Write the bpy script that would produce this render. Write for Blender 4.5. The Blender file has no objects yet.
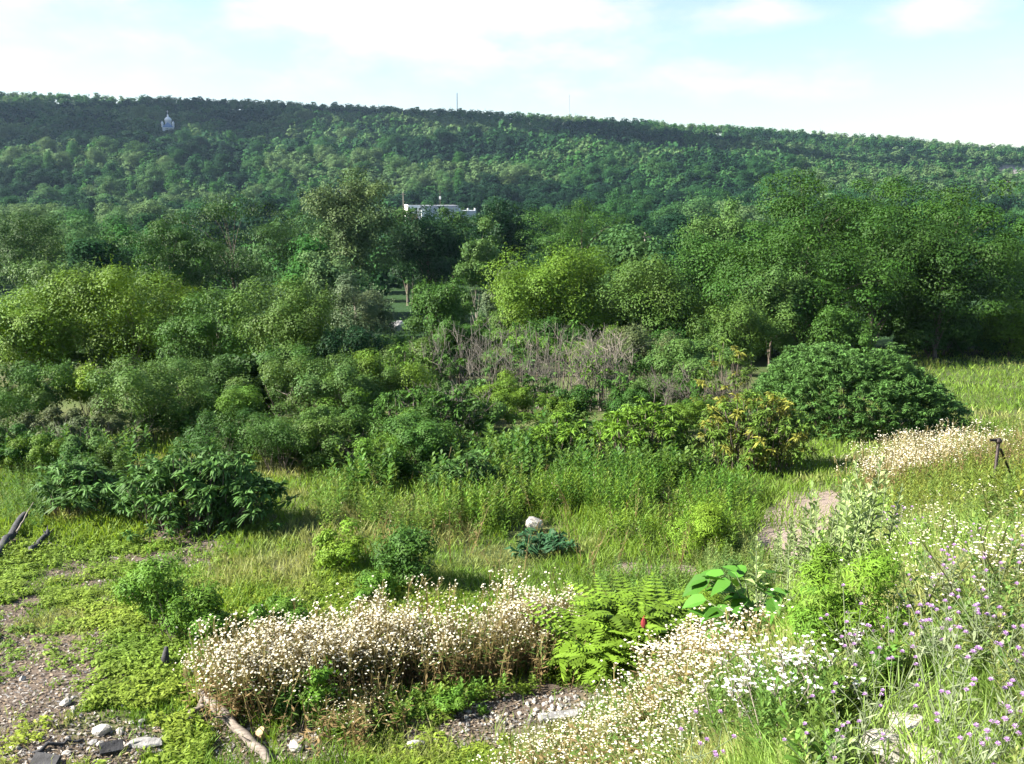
import bpy, bmesh, math
import numpy as np
from mathutils import Vector

S = bpy.context.scene
COL = S.collection
R = math.radians
EYE = 5.0
FPX, CX, CY = 924.0, 512.0, 382.0
PITCH = math.atan(192.0 / FPX)

# ------------------------------------------------------------------ camera, world, sun, exposure
cam_d = bpy.data.cameras.new('camera')
cam = bpy.data.objects.new('camera', cam_d); COL.objects.link(cam)
cam.location = (0, 0, EYE)
cam.rotation_euler = (R(90) - PITCH, 0, 0)
cam_d.sensor_width = 36.0
cam_d.lens = FPX / 1024 * 36
cam_d.clip_start = 0.1
cam_d.clip_end = 6000
S.camera = cam

SUN_EL, SUN_AZ = 37.0, -95.0          # azimuth measured from +Y (view direction), negative = left
S.view_settings.view_transform = 'Standard'
S.view_settings.look = 'None'
S.view_settings.exposure = 2.02
S.view_settings.gamma = 1.0
S.view_settings.use_curve_mapping = False

sun_d = bpy.data.lights.new('sun', 'SUN'); sun_d.energy = 5.0; sun_d.angle = R(0.5); sun_d.color = (1.0, 0.94, 0.83)
sun = bpy.data.objects.new('sun', sun_d); COL.objects.link(sun)
sdir = Vector((math.sin(R(SUN_AZ)) * math.cos(R(SUN_EL)), math.cos(R(SUN_AZ)) * math.cos(R(SUN_EL)), math.sin(R(SUN_EL))))
sun.rotation_euler = sdir.to_track_quat('Z', 'Y').to_euler()
sun.location = sdir * 60

W = bpy.data.worlds.new('World'); S.world = W; W.use_nodes = True
nt = W.node_tree; N = nt.nodes; LK = nt.links
for n in list(N): N.remove(n)
def nd(tree, typ, **kw):
    n = tree.nodes.new(typ)
    for k, v in kw.items(): setattr(n, k, v)
    return n
out = nd(nt, 'ShaderNodeOutputWorld'); bg = nd(nt, 'ShaderNodeBackground')
sky = nd(nt, 'ShaderNodeTexSky', sky_type='NISHITA', sun_disc=False)
sky.sun_elevation = R(SUN_EL); sky.sun_rotation = R(SUN_AZ); sky.dust_density = 1.2; sky.ozone_density = 1.0
bg.inputs['Strength'].default_value = 0.062
tc = nd(nt, 'ShaderNodeTexCoord')
# soft white clouds, laid out by direction in the sky
nz = nd(nt, 'ShaderNodeTexNoise'); nz.inputs['Scale'].default_value = 9; nz.inputs['Detail'].default_value = 7; nz.inputs['Roughness'].default_value = 0.6
mp = nd(nt, 'ShaderNodeMapping'); mp.inputs['Scale'].default_value = (1, 1, 2.6)
LK.new(tc.outputs['Generated'], mp.inputs['Vector']); LK.new(mp.outputs['Vector'], nz.inputs['Vector'])
def math_n(op, a, b=None, clamp=False):
    m = nd(nt, 'ShaderNodeMath', operation=op); m.use_clamp = clamp
    for i, v in enumerate((a, b)):
        if v is None: continue
        if isinstance(v, (int, float)): m.inputs[i].default_value = v
        else: LK.new(v, m.inputs[i])
    return m.outputs[0]
sep = nd(nt, 'ShaderNodeSeparateXYZ'); LK.new(tc.outputs['Generated'], sep.inputs[0])
acc = None
def cloud_dir(px, py):
    u, v = (px - CX) / FPX, (CY - py) / FPX
    d = Vector((u, math.cos(PITCH) + v * math.sin(PITCH), -math.sin(PITCH) + v * math.cos(PITCH)))
    return d.normalized()
for (px, py, rx, rz, amp) in ((430, 18, .20, .055, 1.1), (350, 75, .26, .04, .5), (760, 14, .075, .018, .9), (945, 12, .055, .02, 1.0),
                              (690, 80, .2, .025, .6), (60, 80, .25, .02, .2), (560, 45, .10, .035, .8), (900, 130, .3, .012, .3),
                              (300, -150, .5, .08, .9), (900, -220, .4, .09, .9), (-300, -60, .3, .08, 1.0)):
    c = cloud_dir(px, py)
    dx = math_n('DIVIDE', math_n('SUBTRACT', sep.outputs['X'], c.x), rx)
    dz = math_n('DIVIDE', math_n('SUBTRACT', sep.outputs['Z'], c.z), rz)
    r2 = math_n('ADD', math_n('MULTIPLY', dx, dx), math_n('MULTIPLY', dz, dz))
    g = math_n('MULTIPLY', math_n('POWER', 2.718, math_n('MULTIPLY', r2, -0.8)), amp)
    acc = g if acc is None else math_n('MAXIMUM', acc, g)
cl = math_n('ADD', acc, math_n('MULTIPLY', math_n('SUBTRACT', nz.outputs['Fac'], 0.5), 1.9))
mr = nd(nt, 'ShaderNodeMapRange', interpolation_type='SMOOTHSTEP'); mr.inputs['From Min'].default_value = .15; mr.inputs['From Max'].default_value = 1.15
LK.new(cl, mr.inputs['Value'])
front = math_n('MULTIPLY', mr.outputs[0], math_n('GREATER_THAN', sep.outputs['Y'], 0.0))
mx = nd(nt, 'ShaderNodeMix', data_type='RGBA'); mx.inputs['B'].default_value = (4.5, 4.5, 4.45, 1)
LK.new(front, mx.inputs['Factor']); LK.new(sky.outputs[0], mx.inputs['A'])
LK.new(mx.outputs['Result'], bg.inputs['Color']); LK.new(bg.outputs[0], out.inputs[0])

S.cycles.max_bounces = 5; S.cycles.diffuse_bounces = 3; S.cycles.transmission_bounces = 3; S.cycles.glossy_bounces = 1
S.cycles.volume_bounces = 0; S.cycles.transparent_max_bounces = 2; S.cycles.caustics_reflective = False; S.cycles.caustics_refractive = False

# ------------------------------------------------------------------ noise and terrain
_prng = np.random.default_rng(5)
_perm = _prng.random((256, 256))
def vnoise(x, y):
    x = np.asarray(x, float); y = np.asarray(y, float)
    xi = np.floor(x).astype(int); yi = np.floor(y).astype(int)
    fx = x - xi; fy = y - yi
    fx = fx * fx * (3 - 2 * fx); fy = fy * fy * (3 - 2 * fy)
    g = lambda a, b: _perm[a & 255, b & 255]
    return (g(xi, yi) * (1 - fx) + g(xi + 1, yi) * fx) * (1 - fy) + (g(xi, yi + 1) * (1 - fx) + g(xi + 1, yi + 1) * fx) * fy
def fbm(x, y, o=4):
    s = 0; a = .5; t = 0
    for i in range(o):
        s = s + a * vnoise(x * 2 ** i + 17.3 * i, y * 2 ** i + 9.1 * i); t += a; a *= .5
    return s / t
def sstep(a, b, x):
    t = np.clip((x - a) / (b - a), 0, 1); return t * t * (3 - 2 * t)
PY_ = np.array([-60, 0, 8, 12, 20, 30, 50, 80, 120, 200, 320, 420, 520, 700, 860, 960, 1050, 1300])
PZ_ = np.array([0.3, 0, 0, -.3, -1, -2, -3.8, -6.5, -9.5, -13, -14, -11, 0, 0, 0, 0, 0, 0])
def bank(x, y):
    # raised bank the camera stands on: foot line (-0.6,6.5) -> (6.3,19) -> (14,27)
    ex = np.interp(y, [0, 6.5, 11, 19, 27, 40], [-4.5, -0.9, 2.1, 6.0, 14, 40])
    s = (x - ex) * .85
    h = np.interp(y, [-10, 0, 4, 9, 14, 20, 28], [3.4, 3.3, 2.9, 2.0, 1.2, .5, 0])
    return sstep(-.2, 4.2, s) * h
def terrain(x, y):
    x = np.asarray(x, float); y = np.asarray(y, float)
    z = np.interp(y, PY_, PZ_)
    # far hill: ridge height falls from left to right
    az = x / np.maximum(y, 1.0)
    ridge = 5 + 72 - 50 * az - 22 * az * az - 6
    t = np.clip((y - 400) / (960 - 400), 0, 1)
    prof = t ** 1.12
    back = sstep(960, 1500, y)
    hill = -12 * (1 - t) + ridge * prof
    hill = hill + (fbm(x / 140 + 3, y / 140) - .5) * 26 * np.sin(np.pi * np.clip(t, 0, 1)) - back * 60
    k = sstep(400, 520, y)
    z = z * (1 - k) + hill * k
    z = z + bank(x, y)
    z = z + (fbm(x / 2.1, y / 2.1, 3) - .5) * .28 * sstep(60, 8, y) + (fbm(x / 18, y / 18, 2) - .5) * 1.2 * sstep(15, 60, y)
    return z
def ray(px, py):
    u = (np.asarray(px, float) - CX) / FPX; v = (CY - np.asarray(py, float)) / FPX
    return u, np.cos(PITCH) + v * np.sin(PITCH), -np.sin(PITCH) + v * np.cos(PITCH)
_ys = np.geomspace(1.5, 1000, 130)
def at(px, py):
    """where a sight line meets the ground (arrays)"""
    px = np.atleast_1d(np.asarray(px, float)); py = np.atleast_1d(np.asarray(py, float))
    o = np.zeros((len(px), 3))
    for i0 in range(0, len(px), 8000):
        sl = slice(i0, i0 + 8000)
        dx, dy, dz = ray(px[sl], py[sl]); n = len(dx)
        hi = np.full(n, _ys[-1]); lo = np.full(n, _ys[0]); todo = np.ones(n, bool)
        for y0, y1 in zip(_ys[:-1], _ys[1:]):
            k = np.where(todo)[0]
            if not len(k): break
            b = EYE + dz[k] / dy[k] * y1 < terrain(dx[k] / dy[k] * y1, np.full(len(k), y1))
            kb = k[b]; lo[kb] = y0; hi[kb] = y1; todo[kb] = False
        for _ in range(7):
            m = (lo + hi) / 2; b = EYE + dz / dy * m < terrain(dx / dy * m, m)
            hi = np.where(b, m, hi); lo = np.where(b, lo, m)
        x = dx / dy * hi; o[sl] = np.stack([x, hi, terrain(x, hi)], 1)
    return o
def at1(px, py): return Vector(at([px], [py])[0])
def topz(py, y):
    dx, dy, dz = ray(512, py); return EYE + float(dz / dy) * y
def xat(px, py, y):
    dx, dy, dz = ray(px, py); return float(dx / dy) * y
def pxw(y): return y / FPX * 1.02          # metres per pixel at distance y

# ------------------------------------------------------------------ materials
def new_mat(name):
    m = bpy.data.materials.new(name); m.use_nodes = True
    t = m.node_tree
    for n in list(t.nodes): t.nodes.remove(n)
    return m, t
def leaf_mat(name, transl=.18, rough=.6, spec=.14, vary=.10):
    m, t = new_mat(name); L = t.links
    o = nd(t, 'ShaderNodeOutputMaterial'); a = nd(t, 'ShaderNodeAttribute', attribute_name='Col')
    oi = nd(t, 'ShaderNodeObjectInfo'); mr = nd(t, 'ShaderNodeMapRange'); mr.inputs['To Min'].default_value = 1 - vary; mr.inputs['To Max'].default_value = 1 + vary
    L.new(oi.outputs['Random'], mr.inputs['Value'])
    hv = nd(t, 'ShaderNodeHueSaturation'); L.new(a.outputs['Color'], hv.inputs['Color']); L.new(mr.outputs[0], hv.inputs['Value'])
    p = nd(t, 'ShaderNodeBsdfPrincipled'); p.inputs['Roughness'].default_value = rough; p.inputs['Specular IOR Level'].default_value = spec
    L.new(hv.outputs[0], p.inputs['Base Color'])
    tr = nd(t, 'ShaderNodeBsdfTranslucent')
    h2 = nd(t, 'ShaderNodeHueSaturation'); h2.inputs['Hue'].default_value = .485; h2.inputs['Saturation'].default_value = 1.08; h2.inputs['Value'].default_value = 1.3
    L.new(hv.outputs[0], h2.inputs['Color']); L.new(h2.outputs[0], tr.inputs['Color'])
    mxs = nd(t, 'ShaderNodeMixShader'); mxs.inputs[0].default_value = transl
    L.new(p.outputs[0], mxs.inputs[1]); L.new(tr.outputs[0], mxs.inputs[2]); L.new(mxs.outputs[0], o.inputs[0])
    return m
def solid_mat(name, c1, c2, scale=8, rough=.85, bump=.3, metal=0.0, detail=6, stretch=(1, 1, 1)):
    m, t = new_mat(name); L = t.links
    o = nd(t, 'ShaderNodeOutputMaterial'); p = nd(t, 'ShaderNodeBsdfPrincipled')
    p.inputs['Roughness'].default_value = rough; p.inputs['Metallic'].default_value = metal
    tcn = nd(t, 'ShaderNodeTexCoord'); mpn = nd(t, 'ShaderNodeMapping'); mpn.inputs['Scale'].default_value = stretch
    nzn = nd(t, 'ShaderNodeTexNoise'); nzn.inputs['Scale'].default_value = scale; nzn.inputs['Detail'].default_value = detail; nzn.inputs['Roughness'].default_value = .65
    L.new(tcn.outputs['Object'], mpn.inputs[0]); L.new(mpn.outputs[0], nzn.inputs['Vector'])
    rp = nd(t, 'ShaderNodeValToRGB'); rp.color_ramp.elements[0].position = .35; rp.color_ramp.elements[1].position = .68
    rp.color_ramp.elements[0].color = (*c1, 1); rp.color_ramp.elements[1].color = (*c2, 1)
    L.new(nzn.outputs['Fac'], rp.inputs[0]); L.new(rp.outputs[0], p.inputs['Base Color'])
    b = nd(t, 'ShaderNodeBump'); b.inputs['Strength'].default_value = bump; b.inputs['Distance'].default_value = .05
    L.new(nzn.outputs['Fac'], b.inputs['Height']); L.new(b.outputs[0], p.inputs['Normal']); L.new(p.outputs[0], o.inputs[0])
    return m
M_LEAF = leaf_mat('foliage')
M_GRASS = leaf_mat('grass_blade', .34, .6, .2, .02)
M_PETAL = leaf_mat('petal', .25, .7, .1, .02)
M_FAR = leaf_mat('far_foliage', .22, .8, .05, .12)
M_BARK = solid_mat('bark', (.05, .038, .028), (.15, .12, .09), 14, stretch=(1, 1, .25))
M_PALEBARK = solid_mat('pale_bark', (.11, .095, .075), (.26, .23, .18), 14, stretch=(1, 1, .25))
M_DEAD = solid_mat('dead_wood', (.045, .038, .030), (.16, .14, .115), 20, stretch=(1, 1, .3))
M_TWIG = solid_mat('brown_twig', (.05, .045, .034), (.17, .155, .125), 20, stretch=(1, 1, .3))
M_GREYWOOD = solid_mat('weathered_wood', (.07, .058, .048), (.24, .20, .165), 9, stretch=(.4, 3, 3))
M_CHAR = solid_mat('charred_wood', (.012, .012, .014), (.05, .05, .055), 12)
M_ROCK = solid_mat('pale_rock', (.22, .20, .17), (.58, .55, .50), 7, bump=.6)
M_ROCKG = solid_mat('grey_rock', (.14, .135, .13), (.36, .35, .34), 7, bump=.6)
M_ROCKT = solid_mat('tan_rock', (.30, .20, .11), (.55, .40, .24), 7, bump=.6)
M_OUT = solid_mat('outcrop_rock', (.20, .17, .13), (.58, .55, .49), 14, bump=1.0, detail=10)
M_METAL = solid_mat('dark_metal', (.02, .016, .015), (.06, .045, .04), 30, .5, .1, .6)
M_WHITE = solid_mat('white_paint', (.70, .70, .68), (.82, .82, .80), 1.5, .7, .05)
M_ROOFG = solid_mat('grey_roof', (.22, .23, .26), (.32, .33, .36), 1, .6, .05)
M_WALLSHADE = solid_mat('shade_toned_wall', (.30, .32, .36), (.38, .40, .44), .6, .7, .05)  # white facade with its shade put into a grey base colour
M_BRICK = solid_mat('red_brick', (.30, .09, .06), (.42, .15, .10), 5, .85, .1)
M_BLUE = solid_mat('blue_roof', (.16, .24, .42), (.22, .32, .52), 1, .6, .05)
M_GLASS = solid_mat('window_glass', (.03, .035, .05), (.06, .07, .09), 2, .15, .02)
M_KSTEM = solid_mat('green_stem', (.07, .10, .045), (.14, .17, .08), 30)
M_FRUIT = solid_mat('sumac_fruit', (.16, .01, .015), (.32, .03, .03), 60, .9, .8)

# ------------------------------------------------------------------ mesh helpers
def tag(o, label=None, cat=None, group=None, kind=None):
    if label: o['label'] = label
    if cat: o['category'] = cat
    if group: o['group'] = group
    if kind: o['kind'] = kind
    return o
def empty(name, loc, rz=0.0):
    o = bpy.data.objects.new(name, None); COL.objects.link(o)
    o.location = loc; o.rotation_euler = (0, 0, rz); o.empty_display_size = .2
    return o
def link_mesh(name, me, mat, parent=None):
    o = bpy.data.objects.new(name, me); COL.objects.link(o)
    if mat is not None: me.materials.append(mat)
    if parent is not None: o.parent = parent
    return o
def mesh_q(name, V, F, mat, C=None, parent=None, smooth=False):
    V = np.ascontiguousarray(V, np.float32).reshape(-1, 3); F = np.ascontiguousarray(F, np.int32).reshape(-1, 4)
    me = bpy.data.meshes.new(name)
    me.vertices.add(len(V)); me.vertices.foreach_set('co', V.ravel())
    me.loops.add(F.size); me.loops.foreach_set('vertex_index', F.ravel())
    me.polygons.add(len(F)); me.polygons.foreach_set('loop_start', np.arange(0, F.size, 4, dtype=np.int32))
    if smooth: me.polygons.foreach_set('use_smooth', np.ones(len(F), bool))
    me.update(calc_edges=True)
    if C is not None:
        at_ = me.attributes.new('Col', 'FLOAT_COLOR', 'FACE')
        c = np.ones((len(F), 4), np.float32); c[:, :3] = C
        at_.data.foreach_set('color', c.ravel())
    return link_mesh(name, me, mat, parent)
class Q:
    """collects loose quads with one colour each"""
    def __init__(s): s.q = []; s.c = []
    def add(s, q, c):
        q = np.asarray(q, np.float32).reshape(-1, 4, 3); s.q.append(q)
        s.c.append(np.broadcast_to(np.asarray(c, np.float32), (len(q), 3)))
    def arr(s): return np.concatenate(s.q), np.concatenate(s.c)
    def build(s, name, mat, parent=None):
        q, c = s.arr()
        return mesh_q(name, q, np.arange(len(q) * 4), mat, c, parent)
class T:
    """collects smooth tapered tubes"""
    def __init__(s): s.v = []; s.f = []; s.n = 0
    def tube(s, pts, rad, k=5):
        pts = np.asarray(pts, float); n = len(pts)
        rad = np.broadcast_to(np.asarray(rad, float), (n,))
        tg = np.gradient(pts, axis=0); tg /= np.linalg.norm(tg, axis=1)[:, None] + 1e-9
        ref = np.where(np.abs(tg[:, 2:3]) < .9, np.array([[0, 0, 1.]]), np.array([[1., 0, 0]]))
        a = np.cross(tg, ref); a /= np.linalg.norm(a, axis=1)[:, None] + 1e-9; b = np.cross(tg, a)
        th = np.linspace(0, 2 * np.pi, k, endpoint=False)
        ring = pts[:, None, :] + rad[:, None, None] * (np.cos(th)[None, :, None] * a[:, None] + np.sin(th)[None, :, None] * b[:, None])
        s.v.append(ring.reshape(-1, 3))
        i = np.arange(n - 1)[:, None] * k; j = np.arange(k)[None, :]; j2 = (j + 1) % k
        f = np.stack([i + j, i + j2, i + k + j2, i + k + j], -1).reshape(-1, 4) + s.n
        s.f.append(f); s.n += n * k
        # closing caps (quads folded over the ring)
        for st in (s.n - k, s.n - n * k):
            idx = [st + q for q in range(k)]
            if k == 4: s.f.append(np.array([idx]))
            elif k == 5: s.f.append(np.array([[idx[0], idx[1], idx[2], idx[3]]]))
            elif k >= 6: s.f.append(np.array([[idx[0], idx[1], idx[2], idx[3]], [idx[0], idx[3], idx[4], idx[5]]]))
        return s
    def build(s, name, mat, parent=None):
        return mesh_q(name, np.concatenate(s.v), np.concatenate(s.f), mat, None, parent, True)
def unit(v): return v / (np.linalg.norm(v, axis=-1, keepdims=True) + 1e-9)
def rdir(rng, n): return unit(rng.normal(size=(n, 3)))
def kites(rng, P, Nrm, L, asp=.55, grav=.0):
    n = len(P); L = np.broadcast_to(np.asarray(L, float), (n,))[:, None]
    t = rdir(rng, n); t[:, 2] -= grav
    t = unit(t - Nrm * np.sum(t * Nrm, 1, keepdims=True)); b = np.cross(Nrm, t)
    return np.stack([P - t * L * .5, P + b * L * asp * .5 - t * L * .08, P + t * L * .5, P - b * L * asp * .5 - t * L * .08], 1)
def stamp(q, c, pos, yaw, sc, tint=None, lean=None, rng=None):
    """merge copies of one small plant: q (k,4,3), pos (m,3)"""
    m = len(pos); cs, sn = np.cos(yaw)[:, None, None], np.sin(yaw)[:, None, None]
    s = np.asarray(sc)
    if s.ndim == 1: s = np.repeat(s[:, None], 3, 1)
    x = q[None, ..., 0] * s[:, 0][:, None, None]; y = q[None, ..., 1] * s[:, 1][:, None, None]; z = q[None, ..., 2] * s[:, 2][:, None, None]
    X = x * cs - y * sn; Y = x * sn + y * cs
    if lean is not None:
        X = X + z * lean[:, 0][:, None, None]; Y = Y + z * lean[:, 1][:, None, None]
    o = np.stack([X + pos[:, 0][:, None, None], Y + pos[:, 1][:, None, None], z + pos[:, 2][:, None, None]], -1)
    cc = np.broadcast_to(c[None], (m, len(q), 3))
    if tint is not None: cc = cc * tint[:, None, :]
    return o.reshape(-1, 4, 3), cc.reshape(-1, 3)
def children(o): return [c for c in bpy.data.objects if c.parent == o]
def copy_tree(o, kids, loc, rz, sc):
    c = o.copy(); COL.objects.link(c); c.location = loc; c.rotation_euler = (0, 0, rz); c.scale = (sc, sc, sc)
    for k in kids:
        d = k.copy(); COL.objects.link(d); d.parent = c
    return c

# ------------------------------------------------------------------ crown generator
def crown(rng, H, hb, Rr, ncl, nlf, leaf, col, shape='round', asp=.6, flat=.75, cj=.18, lj=.15, clr=(.24, .42), shell=.36, grav=0.0, hue=.025, shoots=6):
    d = rdir(rng, ncl); r = rng.random(ncl) ** shell
    c = d * r[:, None]
    tt = (c[:, 2] + 1) / 2
    if shape == 'cone': c[:, :2] *= (1.12 - .95 * tt)[:, None]
    elif shape == 'spread': c[:, :2] *= (.5 + .65 * tt)[:, None]
    elif shape == 'mound': c[:, 2] = np.abs(c[:, 2]) * 1.9 - .9
    zc, rz = (H + hb) / 2, (H - hb) / 2
    c = c * rng.uniform(.62, 1.15, (ncl, 1)) * np.array([Rr * .8, Rr * .8, rz * .84]); c[:, 2] += zc
    rc = np.minimum(Rr, rz * 1.3) * rng.uniform(*clr, ncl)
    cid = rng.integers(0, ncl, ncl * nlf)
    dd = rdir(rng, len(cid)); dd[:, 2] += .38; dd = unit(dd)
    P = c[cid] + dd * (rc[cid] * rng.random(len(cid)) ** .28)[:, None] * np.array([1, 1, flat])
    out_ = unit((P - np.array([0, 0, zc - rz * .4])) * np.array([1, 1, Rr / max(rz, .01)]))
    nr = unit(dd * .9 + out_ * .3 + rdir(rng, len(cid)) * .45 + np.array([0, 0, .3]))
    L = leaf * rng.uniform(.65, 1.35, len(cid))
    q = kites(rng, P, nr, L, asp, grav)
    cb = (1 + rng.uniform(-cj, cj, ncl))[cid] * (1 + rng.uniform(-lj, lj, len(cid)))
    hs = rng.uniform(-hue, hue, ncl)[cid]
    C = np.asarray(col)[None] * cb[:, None]; C[:, 0] *= 1 + hs * 3; C[:, 2] *= 1 - hs * 2
    # leafy shoots that break the outline
    ns = max(1, int(ncl * shoots)); sid = rng.integers(0, ncl, ns); sd = rdir(rng, ns); sd[:, 2] = sd[:, 2] * .8 + .45; sd = unit(sd)
    s0 = c[sid] + sd * (rc[sid] * .75)[:, None] * np.array([1, 1, flat]); sl = rc[sid] * rng.uniform(.25, .85, ns) + leaf
    up = unit(sd + np.array([0, 0, .5])); nl8 = max(5, min(11, int(nlf / 28)))
    tt8 = np.tile(np.linspace(.1, 1, nl8), ns); si = np.repeat(np.arange(ns), nl8)
    Ps = s0[si] + up[si] * (sl[si] * tt8)[:, None] + rng.normal(0, 1, (len(si), 3)) * (leaf * .45 * (1.25 - tt8))[:, None]
    qs = kites(rng, Ps, unit(rdir(rng, len(si)) + np.array([0, 0, .45])), leaf * rng.uniform(.6, 1.25, len(si)) * (1.15 - .4 * tt8), asp, grav)
    Cs = np.asarray(col)[None] * (rng.uniform(.85, 1.3, ns)[si] * (1 + rng.uniform(-lj, lj, len(si))))[:, None]
    q = np.concatenate([q, qs]); C = np.concatenate([C, Cs]); P = np.concatenate([P, Ps])
    keep = P[:, 2] > .03
    return q[keep], np.clip(C[keep], .003, .9), c
def limbs(rng, H, hb, Rr, cl, r0, tub, nl=10, multi=1, wob=.06):
    for m in range(multi):
        base = np.array([0, 0, -.25]) + (np.array([*rng.normal(0, .12 * multi ** .5, 2), 0]) if multi > 1 else 0)
        top = np.array([*rng.normal(0, Rr * (.25 if multi > 1 else .08), 2), hb + (H - hb) * .55])
        n = 7; t = np.linspace(0, 1, n)[:, None]
        pts = base * (1 - t) + top * t + np.concatenate([rng.normal(0, wob * H * .12, (n, 2)) * np.sin(t * np.pi), np.zeros((n, 1))], 1)
        rr = (r0 if multi == 1 else r0 * .6) * (1 - .8 * t[:, 0]); rr[0] *= 1.35
        tub.tube(pts, rr, 6)
        idx = rng.permutation(len(cl))[:nl]
        for i in idx:
            e = cl[i]; k = min(n - 2, max(1, int((max(e[2] - (H - hb) * .25, hb * .7)) / (top[2] + .3) * (n - 1))))
            s0 = pts[k]; tm = np.linspace(0, 1, 5)[:, None]
            pp = s0 * (1 - tm) + e * tm; pp[:, 2] += (np.sin(tm[:, 0] * np.pi) * .08 * (H - hb))
            tub.tube(pp, rr[k] * .5 * (1 - .85 * tm[:, 0]), 4)
# colours
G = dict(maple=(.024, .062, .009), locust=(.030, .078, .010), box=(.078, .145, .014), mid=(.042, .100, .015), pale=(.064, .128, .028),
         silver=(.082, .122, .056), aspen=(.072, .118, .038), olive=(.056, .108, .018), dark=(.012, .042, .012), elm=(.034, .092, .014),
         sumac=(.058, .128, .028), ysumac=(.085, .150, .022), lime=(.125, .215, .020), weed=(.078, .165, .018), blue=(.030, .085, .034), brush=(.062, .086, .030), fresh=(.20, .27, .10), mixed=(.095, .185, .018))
def plant(name, cat, label, px, topy, hw, base, sp, seed, shape='round', leaf=None, hb=.18, ncl=None, nlf=None, d=None, multi=1, flat=.95, asp=.6, bark=None, shoots=6,
          group=None, shell=.33, trunk_name='trunk', crown_name='crown', clr=(.18, .32), r0=None, grav=0.0, sink=0.0):
    rng = np.random.default_rng(seed)
    if d is None: p = at1(px, base)
    else:
        y = d; p = Vector(((px - CX) / FPX * y * 1.0, y, 0))
        dx, dy, dz = ray(px, (topy + 380) / 2); p.x = float(dx / dy) * y; p.z = float(terrain(p.x, p.y))
    H = max(.25, topz(topy, p.y) - p.z) ; Rr = hw * pxw(p.y)
    dist = math.hypot(p.y, p.x)
    if leaf is None: leaf = max(.05, min(.30, dist * .0025))
    if ncl is None: ncl = int(np.clip(34 * (Rr / 1.6) ** .8, 18, 75))
    if nlf is None:
        area = 4 * np.pi * ((Rr * max(Rr, H * .5) + Rr * H * .5) / 2)
        nlf = int(np.clip(area / (leaf * leaf * asp * .5) * 1.05 / ncl, 40, 560))
    q, c, cl = crown(rng, H, H * hb, Rr, ncl, nlf, leaf, G[sp], shape, asp, flat, clr=clr, shell=shell, grav=grav, shoots=shoots)
    ctr = q.mean(1); kz = H / np.percentile(ctr[:, 2], 99.6); kr = Rr / np.percentile(np.hypot(ctr[:, 0], ctr[:, 1]), 97)
    off = (ctr * np.array([kr - 1, kr - 1, kz - 1]))[:, None, :]; q = q + off; cl = cl * np.array([kr, kr, kz])
    o = empty(name, (p.x, p.y, p.z - sink), 0)
    b = Q(); b.add(q, c); b.build(crown_name, M_LEAF, o)
    t = T(); limbs(rng, H, H * hb, Rr, cl, r0 or max(.02, H * .018), t, nl=int(min(14, ncl * .4)), multi=multi); t.build(trunk_name, bark or M_BARK, o)
    return tag(o, label, cat, group)

# ------------------------------------------------------------------ ground sheet
def poly_mask(x, y, poly):
    poly = np.asarray(poly, float); ins = np.zeros(np.shape(x), bool); n = len(poly)
    for i in range(n):
        x1, y1 = poly[i]; x2, y2 = poly[(i + 1) % n]
        cnd = ((y1 > y) != (y2 > y)) & (x < (x2 - x1) * (y - y1) / ((y2 - y1) + 1e-12) + x1)
        ins ^= cnd
    return ins
def to_px(x, y, z):
    cp, sp = math.cos(PITCH), math.sin(PITCH); zz = z - EYE
    f = y * cp - zz * sp; u = y * sp + zz * cp
    return CX + FPX * x / f, CY - FPX * u / f
rows = np.concatenate([np.linspace(-12, 2, 20), np.arange(2.15, 26, .15), np.geomspace(26.2, 1700, 260)])
uu = np.sign(np.linspace(-1, 1, 321)) * np.abs(np.linspace(-1, 1, 321)) ** 1.5
XX = uu[None, :] * (22 + .95 * np.abs(rows[:, None])); YY = np.broadcast_to(rows[:, None], XX.shape)
ZZ = terrain(XX, YY)
def soil_amount(x, y):
    n = fbm(x / .8, y / .8, 5); n2 = fbm(x / 4 + 7, y / 4 + 2, 2)
    left = sstep(-2.5, -4.8, x + .12 * (y - 9)) * sstep(16.5, 14, y)
    rub = np.exp(-(((x + .9) / 1.5) ** 2 + ((y - 8.0) / .8) ** 2)) + np.exp(-(((x - .3) / .7) ** 2 + ((y - 8.7) / .5) ** 2))
    s = sstep(.565, .68, n * .65 + n2 * .35 + left * .10 - .045)
    return np.clip(s * (.45 + .55 * left) + rub, 0, 1)
nr_, nc_ = XX.shape
ii = (np.arange(nr_ - 1)[:, None] * nc_ + np.arange(nc_ - 1)[None, :])
Fg = np.stack([ii, ii + 1, ii + nc_ + 1, ii + nc_], -1).reshape(-1, 4)
xc = XX.ravel()[Fg].mean(1); yc = YY.ravel()[Fg].mean(1)
so = soil_amount(xc, yc)[:, None] * sstep(70, 40, yc)[:, None]
gn = fbm(xc / 3, yc / 3, 3)[:, None]
cg = np.array([.060, .095, .026]) * (1 - gn) + np.array([.10, .105, .045]) * gn
cs_ = np.array([.105, .083, .066]) * (.75 + .5 * fbm(xc / .5, yc / .5, 3)[:, None])
far = sstep(30, 60, yc)[:, None]
Cg = (cg * (1 - so) + cs_ * so) * (1 - far) + np.array([.022, .050, .016]) * far
_cu = [at1(962, 178), at1(1003, 182), at1(1030, 172)]
def CULM(x, y):
    return np.maximum.reduce([1.15 * np.exp(-(((x - c.x) / 26) ** 2 + ((y - c.y + 12) / 34) ** 2)) for c in _cu])
cu = sstep(.3, .6, CULM(xc, yc) * (.6 + .8 * fbm(xc / 14, yc / 14, 3)))[:, None]
Cg = Cg * (1 - cu) + np.array([.17, .15, .155]) * cu
me_v = np.stack([XX, YY, ZZ], -1).reshape(-1, 3)
m_ground, t_ = new_mat('ground_soil'); L_ = t_.links
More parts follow.
